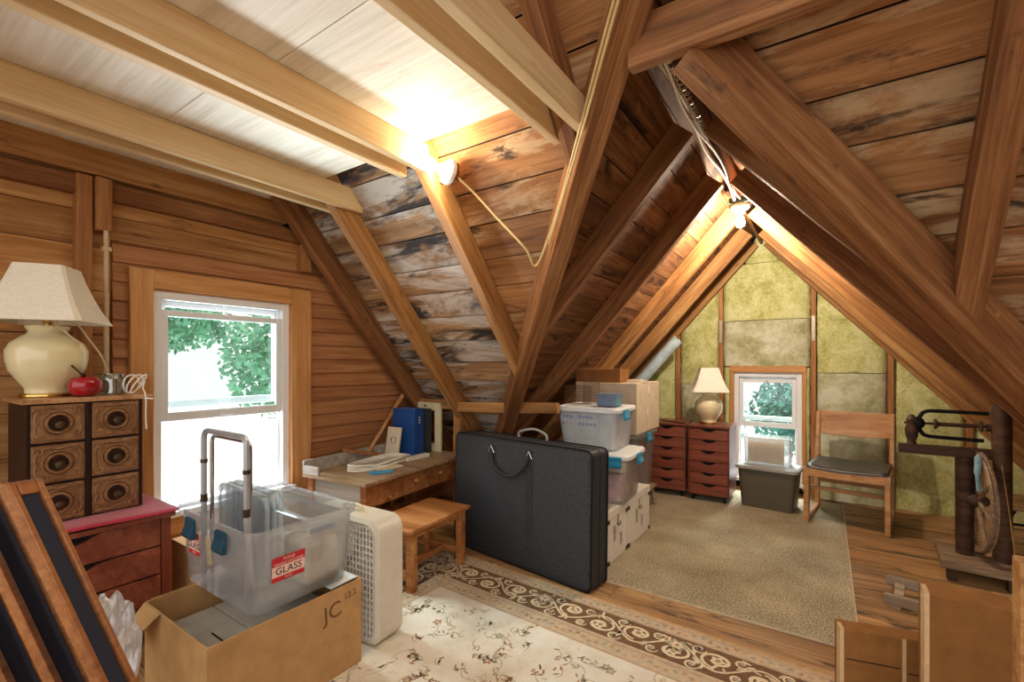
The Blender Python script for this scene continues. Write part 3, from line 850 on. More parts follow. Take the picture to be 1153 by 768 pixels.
t = thing('apple_ornament', 'red glazed apple ornament with a dark stem on the cabinet edge', 'ornament', (-2.665, .618, 1.1025))
b = MB(); b.lathe([(.012, .004), (.030, 0), (.048, .014), (.057, .040), (.056, .062), (.044, .080), (.024, .086), (.010, .078), (.002, .07)], 30); b.build('apple_body', P['apple'], t, smooth=True, angle=80)
b = MB(); b.tube(smooth_path([(0, 0, .07), (.004, -.016, .10), (-.0, -.045, .135)]), [.0045]*12 + [.004], 6); b.build('stem', P['stem'], t, smooth=True)
b = MB(); b.add([(0, 0, .085), (.02, -.02, .098), (.045, -.028, .10), (.025, -.002, .094)], [(0, 1, 2, 3)]); b.build('leaf', P['pewter'], t, solid=.002)
t = thing('glass_jar', 'small clear glass jar behind the red apple ornament', 'jar', (-2.72, .725, 1.1025))
b = MB(); b.lathe([(.040, 0), (.046, .006), (.048, .07), (.040, .085), (.043, .095), (.040, .095), (.037, .086), (.044, .07), (.042, .01), (.0, .008)], 28); b.build('jar_body', P['jar'], t, smooth=True)
t = thing('cord_bundle', 'looped white cord hanging off the corner of the card cabinet', 'cord', (-2.64, .775, 1.1025))
pts = []
for k in range(3):
    for i in range(10):
        a = 2*PI*i/10; pts.append((.012*k - .012 + .008*math.sin(a), .03*math.cos(a) + .010*k, .048 + .042*math.sin(a + k*.5)))
pts += [(.035, .03, .03), (.048, .034, .006), (.052, .036, -.03), (.050, .036, -.10), (.055, .037, -.16)]
b = MB(); b.tube(smooth_path(pts, 3), .0035, 6); b.build('cord', P['cordw'], t, smooth=True)

# conduit pipe on the wall
mb = MB(); mb.tube([(-2.945, .762, .0), (-2.945, .762, 1.90)], .011, 12)
for z in (1.1, 1.80): mb.box(-2.962, -2.93, .745, .779, z, z + .02)
o = mb.build('conduit_pipe', P['conduit'], smooth=True); tag(o, 'thin tan conduit pipe running up the wall left of the window', 'pipe')

# ------------------------------------------------------------------ boxes in the left foreground
def open_carton():
    t = thing('cardboard_box', 'large open cardboard box with JC marked on its side', 'box', (-1.85, .945, .011))
    w, d, h, k = .51, .58, .345, .006
    b = MB()
    b.box(-w/2, w/2, -d/2, d/2, 0, k)
    b.box(-w/2, -w/2 + k, -d/2, d/2, k, h); b.box(w/2 - k, w/2, -d/2, d/2, k, h)
    b.box(-w/2 + k, w/2 - k, -d/2, -d/2 + k, k, h); b.box(-w/2 + k, w/2 - k, d/2 - k, d/2, k, h)
    b.build('box_walls', P['carton'], t, .002)
    # flaps
    b = MB(); a = math.radians(62)
    p0, p1 = V((-w/2 + .01, -d/2, h)), V((-.10, -d/2, h)); dv = V((0, -.10, -.12))
    b.prism([p0, p1, p1 + dv + V((-.05, 0, .02)), p0 + dv + V((.0, 0, 0))], (0, -.005, .0)); b.build('flap', P['carton'], t)
    b = MB(); b.prism([(-w/2, -.27, h), (-w/2, .27, h), (-w/2 - .12, .25, h - .10), (-w/2 - .12, -.25, h - .10)], (0, 0, .004)); b.build('flap', P['carton'], t)
    b = MB(); b.prism([(-w/2 + .02, d/2 - k, h), (w/2 - .02, d/2 - k, h), (w/2 - .05, d/2 - .11, h - .02), (-w/2 + .05, d/2 - .11, h - .02)], (0, 0, .004)); b.build('flap', P['lid'], t)
    # marker writing
    Mm = Matrix(((0, 0, 1, w/2 + .0006), (1, 0, 0, 0), (0, 1, 0, 0), (0, 0, 0, 1)))
    text(t, 'JC', .085, Matrix.Translation((0, .155, .262)) @ Mm @ RZ(4) @ Matrix.Shear('XZ', 4, (0, 0)), P['inkg'], 'marker_writing')
    text(t, '12.2', .035, Matrix.Translation((0, .235, .300)) @ Mm @ RZ(4), P['inkg'], 'marker_writing')
    return t
open_carton()
# flat grey boxes inside the carton that carry the tote
t = thing('flat_box', 'flat grey board box lying inside the large open cardboard box', 'box', (-1.85, .95, .018))
b = MB(); b.box(-.235, .235, -.26, -.07, 0, .23); b.box(-.235, .235, -.066, .22, 0, .23); b.build('board_shell', P['cartong'], t, .003)
b = MB(); b.box(-.03, .22, -.165, -.158, .2303, .2308); b.build('slot', P['dark'], t)
t = thing('cardboard_box', 'small brown cardboard box on the floor between chest and open box', 'box', (-2.58, 1.08, 0), 0)
b = MB(); b.box(-.12, .12, -.13, .13, 0, .37); b.build('box_walls', P['carton'], t, .003)
b = MB(); b.box(-.121, .121, -.025, .025, .37, .3706); b.build('tape_strip', P['tape'], t)

def tote_shell(t, w, d, h, mat, r=.045, taper=.90, z0=0, rib=True, rimr=.012, nm='tub'):
    b = MB(); k = .003
    o_ = lambda f, z, g=0: rrect(w*f - g, d*f - g, max(.006, r - g/2), z)
    b.loft([o_(taper, z0), o_(taper + .01, z0 + .012), o_(.985, z0 + h - .03), o_(.985, z0 + h - .028), o_(1.03, z0 + h - .026), o_(1.04, z0 + h - .012), o_(1.035, z0 + h), o_(1.0, z0 + h),
            o_(.985, z0 + h - .02, 2*k), o_(taper + .01, z0 + .015, 2*k), o_(taper, z0 + .006, 2*k)], True, True)
    return b.build(nm, mat, t, smooth=True, angle=30)
def latch(t, M, mat, w=.06, h=.055):
    b = MB()
    prof = [(.002, -h), (.020, -h), (.026, -h*.8), (.014, -h*.3), (.014, .004), (.004, .010), (.002, 0)]
    b.prism([M @ V((-w/2, y, z)) for y, z in prof], (M @ V((w, 0, 0)) - M @ V((0, 0, 0))))
    return b.build('latch', mat, t, .002)

# big clear tote sitting on the carton
def big_tote():
    t = thing('storage_tote', 'large clear lidless tote with GLASS labels sitting on the open box', 'tote', (-1.915, 1.015, .360))
    w, d, h = .60, .43, .30
    tote_shell(t, w, d, h, P['tote'], .05, .90)
    # lid resting flat inside at the far end, and two lids standing in front
    for y in (-.085, -.055, -.03):
        b = MB(); ring = lambda g, z: [V((p.x, y + z, p.y + .20)) for p in rrect(.40 - g, .36 - g, .05, 0)]
        b.loft([ring(0, .0), ring(0, .010), ring(.02, .012), ring(.03, .004), ring(.03, 0)], True, True)
        o = b.build('spare_lid', P['totel'], t, smooth=True, angle=30); o.location = (-.045, 0, -.0)
    b = MB()
    b.loft([rrect(.52, .17, .03, z, cx=.0, cy=.11) for z in (.262, .270)] + [rrect(.50, .15, .03, .274, cx=0, cy=.11)]); b.build('spare_lid', P['totel'], t, smooth=True, angle=30)
    b = MB()
    for q in range(3): b.loft([rrect(.15 + .02*q, .15, .03, z, cx=-.17 + .16*q, cy=.10) for z in (.008, .12 + .03*q)])
    b.build('fabric_bundle', P['plaid'], t, smooth=True, bevel=.02)
    b = MB(); b.box(.268, .271, .02, .13, .225, .245); b.build('blue_strip', P['greybox'], t)
    for x in (-.15, .10): latch(t, T(x, -d/2 - .002, h - .03) @ RZ(180), P['teal'], .075, .07)
    # GLASS label wrapped round the near corner
    def lab(M, wd, full=True):
        b = MB()
        b.k = 0; b.box(-wd/2, wd/2, 0, .0012, -.045, .045, M)
        b.k = 1; b.box(-wd/2, wd/2, .0012, .0016, -.027, .012, M)
        b.build('glass_label', [P['label'], P['labelw']], t)
        MT = M @ Matrix(((1, 0, 0, 0), (0, 0, 1, .0019), (0, 1, 0, 0), (0, 0, 0, 1))) @ Matrix(((-1, 0, 0, 0), (0, 1, 0, 0), (0, 0, 1, 0), (0, 0, 0, 1)))
        text(t, 'GLASS', .036, MT @ T(0, -.008, 0), P['ink']); text(t, 'PLEASE', .014, MT @ T(0, .034, 0), P['labelw']); text(t, 'HANDLE WITH CARE', .0115, MT @ T(0, .019, 0), P['labelw'])
        text(t, 'GLASS', .010, MT @ T(0, -.036, 0), P['labelw'])
    sl = math.degrees(math.atan((w*.985 - w*.91)/2/h))
    lab(T(w*.475 + .0015, -.075, .145) @ RZ(-90) @ RX(-sl*1.0), .125)
    lab(T(-.165, -d*.476 - .0015, .17) @ RZ(180) @ RX(-sl*.8), .095)
    b = MB(); b.box(-.02, .02, 0, .0012, -.055, .05, T(-.035, -d*.476 - .0015, .17) @ RZ(180) @ RX(-sl*.8)); b.build('tan_label', P['tan'], t)
big_tote()

# folding luggage cart standing in the tote
t = thing('luggage_cart', 'folding luggage cart with grey tubular handle inside the clear tote', 'cart', (-1.955, .865, .375))
b = MB()
def rr(x, z0, z1, r, y): 
    pts = [(-x, y, z0)]
    for i in range(6): a = PI - PI/2*i/5; pts.append((-x + r + r*math.cos(a), y, z1 - r + r*math.sin(a)))
    for i in range(6): a = PI/2 - PI/2*i/5; pts.append((x - r + r*math.cos(a), y, z1 - r + r*math.sin(a)))
    return pts + [(x, y, z0)]
b.tube(rr(.175, .0, .595, .035, 0), .011, 10); b.build('outer_handle', P['steel'], t, smooth=True)
b = MB(); b.tube(rr(.155, .0, .572, .03, .022), .008, 10); b.build('inner_handle', P['chrome'], t, smooth=True)
for x in (-.175, .175):
    for z0, z1 in ((.30, .33), (.46, .475)): b = MB(); b.tube([(x, 0, z0), (x, 0, z1)], .0138, 10); b.build('collar', P['pewter'], t, smooth=True)

# clear plastic wrap
def crumple(name, c, r, mat, label, cat, seed=3):
    rnd = random.Random(seed); bm = bmesh.new(); bmesh.ops.create_icosphere(bm, subdivisions=4, radius=1)
    for v in bm.verts:
        n = v.co.normalized(); 
        q = abs(math.sin(3*n.x + 2*n.z + seed)) * .26 + abs(math.sin(5*n.y - 3*n.z + 2*n.x))*.20 + abs(math.sin(8*n.x + 7*n.y - 5*n.z))*.10 + rnd.uniform(-.012, .012)
        v.co = V((n.x*r[0], n.y*r[1], n.z*r[2]))*(.72 + q)
    me = bpy.data.meshes.new(name); bm.to_mesh(me); bm.free(); me.materials.append(mat)
    o = bpy.data.objects.new(name, me); COL.objects.link(o); o.location = c
    zmin = min(v.co.z for v in me.vertices); return tag(o, label, cat)

# leaning shutters in the near left corner
def shutter(off, label, n=0):
    TR = V((-1.624, .287, .958)); D = V((.198, .134, -.504)).normalized(); Wd = V((.0675, -.0505, .0131)).normalized()
    N = Wd.cross(D).normalized(); L = .958/-D.z
    t = thing('window_shutter', label, 'shutter', (0, 0, 0), 0, None)
    # frame: local x across, y along length (down), z normal
    M = Matrix(((Wd.x, D.x, N.x, TR.x + off[0]), (Wd.y, D.y, N.y, TR.y + off[1]), (Wd.z, D.z, N.z, TR.z + off[2]), (0, 0, 0, 1)))
    t.matrix_world = M
    w = .125
    for x0 in (0, w - .024):
        b = MB(); b.box(x0, x0 + .024, 0, L - .03, -.010, .010); b.build('stile', W['frame'], t, .004)
    for y0 in (0, L*.52, L - .06):
        b = MB(); b.box(.03, w - .03, y0, y0 + .035, -.010, .010); b.build('rail', W['frame'], t, .003)
    b = MB(); b.box(.028, w - .028, .03, L - .035, -.003, .003); b.build('dark_panel', P['navy'], t)
    return t
shutter((0, 0, 0), 'foremost of the leaning wooden shutters with a dark panel, nearest the open box')
shutter((-.075, -.060, 0), 'second leaning wooden shutter, just behind the foremost one')
shutter((-.15, -.12, 0), 'third leaning wooden shutter, cut by the left edge of the photo')
o = crumple('plastic_wrap', (-1.855, .492, .335), (.085, .06, .16), P['wrap'], 'crumpled clear plastic wrap between the shutters and the open box', 'plastic wrap')

# ------------------------------------------------------------------ fan
t = thing('box_fan', 'white box fan standing on the rug beside the open cardboard box', 'fan', (-1.848, 1.385, .0105), 3)
b = MB(); S_, D_ = .50, .165; H_ = .545
def ringp(g, y, r=.06): return [V((p.x, y, p.y + H_/2)) for p in rrect(S_ - g, H_ - g, r, 0)]
b.loft([ringp(.03, -D_/2), ringp(0, -D_/2 + .015), ringp(0, D_/2 - .015), ringp(.03, D_/2), ringp(.05, D_/2 - .002), ringp(.05, -D_/2 + .002), ringp(.03, -D_/2)], False, False)
b.build('housing', P['fan'], t, smooth=True, angle=40)
for y in (-D_/2 + .006, D_/2 - .006):
    b = MB()
    n = 20
    for i in range(n + 1):
        x = -S_/2 + .03 + (S_ - .06)*i/n; b.box(x - .0022, x + .0022, y - .003, y + .003, .03, H_ - .03)
    for i in range(18):
        z = .03 + (H_ - .06)*i/17; b.box(-S_/2 + .03, S_/2 - .03, y - .0045, y + .0045, z - .0018, z + .0018)
    b.build('grille', P['fanw'], t)
b = MB()
for k in range(5):
    a = 2*PI*k/5; M = T(0, 0, H_/2) @ RX(90) @ RZ(math.degrees(a))
    b.add([M @ V(p) for p in ((.03, -.03, .02), (.20, -.09, .03), (.215, .05, -.03), (.03, .04, -.02), (.03, -.03, .024), (.20, -.09, .034), (.215, .05, -.026), (.03, .04, -.016))], [(0,1,2,3), (7,6,5,4), (0,4,5,1), (1,5,6,2), (2,6,7,3), (3,7,4,0)])
b.build('blades', P['fan'], t)
b = MB(); b.lathe([(.05, -.04), (.055, -.03), (.055, .03), (.05, .04)], 20, T(0, 0, H_/2) @ RX(90)); b.build('motor', P['fan'], t, smooth=True)
b = MB(); b.tube(smooth_path([(-.06, 0, H_ - .004), (-.05, 0, H_ + .022), (.05, 0, H_ + .022), (.06, 0, H_ - .004)]), .009, 8); b.build('handle', P['cream'], t, smooth=True)

# ------------------------------------------------------------------ desk and bench
def desk():
    t = thing('writing_desk', 'small wooden desk with a drawer under the siding beside the window', 'desk', (-2.62, 2.31, 0), 5.5)
    # local x across (towards the room), local y along the wall
    d, L, h = .57, 1.09, .517
    b = MB(); 
    off = 0
    b.box(-d/2, d/2, -L/2, L/2, h - .022, h); top = b.build('desk_top', W['desktop'], t, .003)
    b = MB(); b.box(-d/2, -d/2 + .016, -L/2, L/2, h, h + .085); b.box(-d/2 + .016, -d/2 + .15, -L/2, -L/2 + .014, h, h + .055); b.build('back_rail', W['deskgrey'], t, .002)
    for sx in (-1, 1):
        for sy in (-1, 1):
            b = MB(); x, y = sx*(d/2 - .045), sy*(L/2 - .05); b.box(x - .025, x + .025, y - .025, y + .025, 0, h - .022); b.build('leg', W['desk'], t, .003)
    for sy in (-1, 1): b = MB(); b.box(-d/2 + .07, d/2 - .07, sy*(L/2 - .05) - .01, sy*(L/2 - .05) + .01, h - .19, h - .022); b.build('side_apron', W['deskgrey'], t)
    b = MB(); b.box(-d/2 + .03, -d/2 + .05, -L/2 + .075, L/2 - .075, h - .19, h - .022); b.build('back_apron', W['desk'], t)
    b = MB(); b.box(d/2 - .045, d/2 - .025, -L/2 + .075, L/2 - .075, h - .165, h - .026); dr = b.build('drawer', W['desk'], t, .003)
    for y, z, r in ((-.07, h - .085, .014), (.20, h - .085, .014), (-.33, h - .13, .009)):
        b = MB(); b.lathe([(r*.5, 0), (r*.45, .010), (r, .016), (r, .024), (r*.5, .030)], 14, T(d/2 - .025, y, z) @ RY(90)); b.build('knob', W['chair'], dr, smooth=True)
    b = MB(); b.box(-d/2 + .06, -d/2 + .085, -L/2 + .07, L/2 - .07, .07, .11)
    for sy in (-1, 1): b.box(-d/2 + .06, d/2 - .06, sy*(L/2 - .05) - .012, sy*(L/2 - .05) + .012, .07, .11)
    for k in range(6): yy = -L/2 + .17 + k*.15; b.box(-d/2 + .065, -d/2 + .08, yy - .02, yy + .02, .11, h - .19)
    b.build('stretcher', W['desk'], t, .002)
desk()
ZD = .518
t = thing('wooden_bench', 'small varnished wooden bench standing in front of the desk', 'bench', (-1.99, 1.965, .0108), 3)
b = MB(); b.box(-.165, .165, -.275, .275, .325, .345); b.build('seat', W['bench'], t, .003)
for sx in (-1, 1):
    for sy in (-1, 1):
        b = MB(); b.box(sx*.13 - .02, sx*.13 + .02, sy*.215 - .024, sy*.215 + .024, 0, .325); b.build('leg', W['bench'], t, .003)
b = MB()
for sy in (-1, 1): b.box(-.11, .11, sy*.215 - .012, sy*.215 + .012, .26, .325); b.box(-.11, .11, sy*.215 - .012, sy*.215 + .012, .06, .10)
b.box(-.012, .012, -.21, .21, .06, .095); b.box(.12, .14, -.19, .19, .285, .325); b.box(-.14, -.12, -.19, .19, .285, .325)
b.build('stretcher', W['bench'], t, .002)

# things on the desk
t = thing('ring_binder', 'thick blue binder standing at the right end of the desk', 'binder', (-2.78, 2.605, ZD), 3)
b = MB(); b.box(-.12, .12, -.05, -.044, 0, .365); b.box(-.12, .12, .044, .05, 0, .365); b.box(.114, .12, -.05, .05, 0, .365); b.build('cover', P['binder'], t, .002)
b = MB(); b.box(-.115, .11, -.043, .043, .006, .355); b.build('pages', P['card'], t)
b = MB(); 
for k in range(3): b.box(.1203, .1207, -.008, .008, .25 + k*.02, .262 + k*.02)
b.build('spine_mark', P['labelw'], t)
t = thing('ring_binder', 'narrow charcoal binder between the blue binder and the cream frame', 'binder', (-2.775, 2.705, ZD), 2)
b = MB(); b.box(-.12, .12, -.034, -.029, 0, .355); b.box(-.12, .12, .029, .034, 0, .355); b.box(.115, .12, -.034, .034, 0, .355); b.build('cover', P['binderk'], t, .002)
b = MB(); b.box(-.115, .11, -.028, .028, .006, .345); b.build('pages', P['card'], t)
t = thing('picture_frame', 'bare cream painted frame standing behind the binders', 'frame', (-2.735, 2.785, ZD), 2)
b = MB(); b.box(-.02, .02, 0, .02, 0, .42)
for x in (-.12, .10): 
    q = MB(); q.box(x - .032, x + .032, 0, .022, 0, .40); q.build('stile', P['cream'], t, .002)
for z in (.0, .335):
    q = MB(); q.box(-.088, .068, 0, .020, z, z + .065); q.build('rail', P['cream'], t, .002)
b = MB(); b.lathe([(.008, 0), (.010, .006), (.004, .010)], 12, T(-.03, 0, .37) @ RX(90)); b.build('knob', P['pewter'], t)
t = thing('greeting_card', 'cream card with a small square emblem leaning on the blue binder', 'card', (-2.80, 2.45, ZD), 4)
M = RX(-10); b = MB(); b.box(-.07, .07, -.006, .006, 0, .225, M); b.build('card_board', P['card'], t, .001)
b = MB()
for x0, x1, z0, z1 in ((-.02, .028, .145, .148), (-.02, .028, .10, .103), (-.02, -.016, .10, .148), (.024, .028, .10, .148), (-.028, -.018, .12, .138)): b.box(x0, x1, -.0075, -.006, z0, z1, M)
b.build('emblem', P['inkg'], t)
mb = MB(); A, B = V((-2.88, 2.275, .545)), V((-2.945, 2.72, 1.00))
mb.tube(smooth_path([A, A.lerp(B, .35) + V((.004, 0, .004)), A.lerp(B, .7) - V((.004, 0, .004)), B], 8), [.014]*8 + [.015]*8 + [.018]*9, 10)
o = mb.build('walking_stick', W['chair'], smooth=True)
b = MB(); b.lathe([(.014, 0), (.016, .02), (.008, .03)], 12, T(*(B - V((0, 0, .005))))); b.ball(B + V((.0, -.012, .038)), .012); b.build('brass_tip', P['brass'], o, smooth=True)
tag(o, 'reddish wooden walking stick leaning on the siding above the desk', 'stick')
mb = MB(); mb.bar((-2.885, 2.07, .617), (-2.80, 2.36, .545), .03, .022); o = mb.build('wood_offcut', W['desk'], bevel=.003); tag(o, 'short wooden offcut leaning on the desk back rail under the stick', 'wood piece')
# extension cord with power strip
t = thing('extension_cord', 'coiled ivory extension cord with a power strip on the desk', 'cord', (-2.61, 2.17, ZD))
pts = []
for k in range(5):
    for i in range(12):
        a = 2*PI*i/12; pts.append(((.085 + .012*math.sin(k*2))*math.cos(a), (.23 + .02*math.cos(k*3))*math.sin(a), .009 + .0085*k + .004*math.sin(3*a)))
b = MB(); b.tube(smooth_path(pts, 3), .0078, 7); b.build('cord', P['cordw'], t, smooth=True)
b = MB(); b.box(.02, .075, .20, .43, .0, .03); st = b.build('power_strip', P['cordw'], t, .006)
b = MB()
for k in range(4): b.box(.035, .06, .225 + k*.05, .250 + k*.05, .0302, .0306)
b.build('outlet', P['greylid'], st)
b = MB(); b.box(-.06, -.02, .27, .32, 0, .03); b.build('plug', P['cordw'], t, .006)
b = MB(); b.box(.03, .15, -.06, .12, 0, .012); o = b.build('note_pad', P['card'], bevel=.002); o.location = (-2.60, 2.13, ZD); tag(o, 'small tan pad partly under the ivory cord on the desk', 'pad')
t = thing('spring_clip', 'blue spring clip lying at the near edge of the desk', 'clip', (-2.42, 2.03, ZD), 60)
b = MB(); b.box(-.075, .075, -.014, -.006, .0, .018, RZ(6)); b.box(-.075, .075, .006, .014, .0, .018, RZ(-6)); b.build('jaws', P['clip'], t, .003)
b = MB(); b.lathe([(.012, 0), (.012, .02)], 12); b.build('spring', P['chrome'], t, smooth=True)

# ------------------------------------------------------------------ black case
t = thing('carrying_case', 'large black vinyl carrying case standing before the stacked totes', 'case', (-1.575, 2.436, .0), -7.2)
t.rotation_euler = (math.radians(-1.5), 0, math.radians(-7.2)); t.location.z = .004
w, d, h = 1.09, .20, .76
b = MB()
def rc(y, g, r=.035): return [V((p.x, y, p.y + h/2)) for p in rrect(w - g, h - g, r, 0)]
b.loft([rc(-d/2, .03), rc(-d/2 + .012, .004), rc(-d/2 + .03, 0), rc(-.03, -.004), rc(.03, -.004), rc(d/2 - .03, 0), rc(d/2 - .012, .004), rc(d/2, .03)])
b.build('case_body', P['vinyl'], t, smooth=True, angle=50)
b = MB()
for y in (-d/2 + .016, d/2 - .016): b.tube(rc(y, -.002), .004, 6, True)
b.build('piping', P['iron'], t, smooth=True)
b = MB(); b.tube(rc(0, -.004), .0025, 5, True); b.build('zip', P['iron'], t)
for sx in (-1, 1):
    b = MB(); x = -.03 + sx*.155; 
    if sx > 0: b.box(x - .026, x + .026, -d/2 - .004, -d/2, .18, h - .04)
    else: b.box(x - .026, x + .026, -d/2 - .004, -d/2, h - .16, h - .04)
    b.build('strap', P['vinyl'], t, .002)
    b = MB(); b.tube([(x - .022, -d/2 - .008, h - .09), (x, -d/2 - .010, h - .045), (x + .022, -d/2 - .008, h - .09)], .004, 6, True); b.build('ring', P['chrome'], t, smooth=True)
b = MB(); b.tube(smooth_path([(-.185, -d/2 - .012, h - .085), (-.16, -d/2 - .02, h - .16), (-.09, -d/2 - .024, h - .205), (.0, -d/2 - .024, h - .21), (.08, -d/2 - .02, h - .16), (.125, -d/2 - .012, h - .085)]), .011, 8); b.build('front_handle', P['vinyl'], t, smooth=True)
b = MB(); b.tube(smooth_path([(-.10, d/2 - .04, h - .005), (-.09, d/2 - .04, h + .035), (.02, d/2 - .03, h + .06), (.12, d/2 - .04, h + .035), (.13, d/2 - .04, h - .005)]), .008, 8); b.build('top_handle', P['greylid'], t, smooth=True)

# ------------------------------------------------------------------ stacked totes
def white_box(y0, y1, label):
    t = thing('storage_box', label, 'box', (-1.335, (y0+y1)/2, .0095), 0, 'white leaf-print boxes')
    w, d, h = .48, y1 - y0 - .012, .325
    b = MB(); b.box(-w/2, w/2, -d/2, d/2, 0, h - .05); b.build('box_body', P['trunk'], t, .003)
    b = MB(); b.box(-w/2 - .004, w/2 + .004, -d/2 - .002, d/2 + .002, h - .05, h); b.build('lid', P['trunk'], t, .003)
    b = MB()
    for sx in (-1, 1):
        for sy in (-1, 1):
            for z in (0, h - .075):
                b.lathe([(.0, 0), (.022, .0), (.022, .024), (.0, .024)], 10, T(sx*(w/2 - .014), sy*(d/2 - .014), z + .0005), False, False)
    b.build('metal_corner', P['pewter'], t)
    # leaf sprays printed on two faces
    b = MB()
    for (u, z, s) in ((-.06, .17, 1), (.05, .11, .8), (.0, .24, .7)):
        for k in range(7):
            zz = z + (k - 3)*.014*s
            for sg in (-1, 1):
                c = (u + sg*.012*s, zz); ring = []
                for i in range(7):
                    a = 2*PI*i/7; px = .011*s*math.cos(a); pz = .005*s*math.sin(a); ang = sg*.7
                    ring.append((w/2 + .0012, c[0] + px*math.cos(ang) - pz*math.sin(ang), c[1] + px*math.sin(ang) + pz*math.cos(ang)))
                if c[1] < h - .055: b.add(ring, [list(range(7))]); b.add([(p[1] - .17*0 + .0, -d/2 - .0012, p[2]) for p in ring] , [list(range(7))]); b.add([(p[1] + .16, -d/2 - .0012, p[2]) for p in ring] , [list(range(7))])
    b.build('leaf_print', P['leafprint'], t)
    b = MB(); b.tube([(w/2 + .004, -.025, h - .10), (w/2 + .012, -.02, h - .115), (w/2 + .012, .02, h - .115), (w/2 + .004, .025, h - .10)], .003, 6); b.build('pull', P['pewter'], t)
white_box(2.64, 2.985, 'white leaf-print storage box on the carpet right behind the black case')
white_box(2.99, 3.45, 'white leaf-print storage box on the carpet, farther back under the pink tote')

def tote(label, loc, w, d, h, rz, mat, lidm, latches, lm=None):
    t = thing('storage_tote', label, 'tote', loc, rz)
    tote_shell(t, w, d, h - .02, mat, .04, .88)
    b = MB()
    b.loft([rrect(w*1.05, d*1.05, .045, h - .035), rrect(w*1.07, d*1.07, .045, h - .032), rrect(w*1.07, d*1.07, .045, h - .012), rrect(w*1.04, d*1.04, .045, h - .004), rrect(w*1.0, d*1.0, .045, h - .004), rrect(w*.97, d*.97, .04, h), rrect(w*.95, d*.95, .04, h - .006)], True, True)
    b.build('lid', lidm, t, smooth=True, angle=35)
    for x, y, a in latches: latch(t, T(x, y, h - .022) @ RZ(a), lm or P['blue'], .10, .06)
    return t
t = tote('clear tote of pink fabric under a white lid with blue latches', (-1.30, 3.0, .3355), .50, .40, .325, 4, P['tote'], P['lid'], [(.17, -.216, 180), (.268, .0, -90)])
b = MB()
for q in range(4): b.loft([rrect(.20, .15, .05, z, cx=(-.1 + .2*(q % 2)), cy=(-.08 + .16*(q//2))) for z in (.010, .15 + .03*q)])
b.build('fabric', P['pink'], t, smooth=True)
b = MB()
for q in range(5): b.loft([rrect(.11, .14, .03, z, cx=(-.17 + .085*q), cy=-.08) for z in (.20 - .0*q, .24 + .006*q)])
b.build('paper', P['card'], t, smooth=True)
t = tote('milky tote with two rows of coloured letters, topmost of the front stack', (-1.355, 3.065, .6615), .44, .37, .285, 2, P['tote2'], P['lid'], [(.237, -.08, -90)])
def words(rows, M):
    for r, (s, m) in enumerate(rows): text(t, s, .034, M @ T(0, -r*.042, 0), m)
Mf = T(-.06, -.1835, .20) @ RX(90 - 4)
rl = random.Random(5)
def glyph(x, z, w, h, m):     # smudged letter, not legible in the photo either
    b = MB(); q = w*.28
    b.box(x, x + q, 0, .0006, z, z + h)
    b.box(x + q, x + w, 0, .0006, z + h*.3, z + h*.3 + h*rl.uniform(.3, .6))
    b.v = [Mf @ V((p.x, p.z, .0005 + p.y)) for p in b.v]
    b.build('lettering', P[m], t)
for r, runs in enumerate((((3, -.115, 'inkb'), (4, .005, 'inkb')), ((3, -.115, 'inkr'), (5, .005, 'inkb')))):
    for n, x0, m in runs:
        for k in range(n): glyph(x0 + .028*k, -.046*r, .019, .026, 'inkr' if (m == 'inkr' and k) else 'inkb')
b = MB(); b.loft([rrect(.33, .28, .03, z) for z in (.01, .20)]); b.build('contents', P['cordw'], t)
zt = .6615 + .2855
t = thing('gift_box', 'small blue grey box on the lettered tote', 'box', (-1.25, 3.05, zt), 2)
b = MB(); b.box(-.065, .065, -.07, .07, 0, .075); b.build('box_base', P['greybox'], t, .002)
b = MB(); b.box(-.068, .068, -.073, .073, .06, .085); b.build('lid', P['greybox'], t, .002)
b = MB(); b.box(.0655, .0665, -.06, .06, .004, .058); b.build('side_label', P['teals'], t)
def rack(label, loc, w, h, rz, tilt):
    t = thing('wire_rack', label, 'rack', loc, rz, 'wire racks on the lettered tote')
    t.rotation_euler = (math.radians(tilt), 0, math.radians(rz))
    b = MB(); n = int(w/.016)
    for i in range(n + 1): x = -w/2 + w*i/n; b.tube([(x, 0, .003), (x, 0, h)], .0015, 5)
    for k in range(int(h/.018) + 1): z = .003 + (h - .003)*k/int(h/.018); b.tube([(-w/2, .002, z), (w/2, .002, z)], .0015, 5)
    b.build('mesh', P['rust'], t)
    b = MB(); b.tube([(-w/2, 0, .003), (w/2, 0, .003), (w/2, 0, h), (-w/2, 0, h)], .003, 6, True); b.build('rim', P['rust'], t)
rack('low rusty wire rack leaning at the left end of the lettered tote', (-1.50, 3.06, zt), .20, .13, 3, -6)
rack('tall rusty wire rack standing beside the low one on the lettered tote', (-1.42, 3.12, zt), .12, .21, 3, -4)
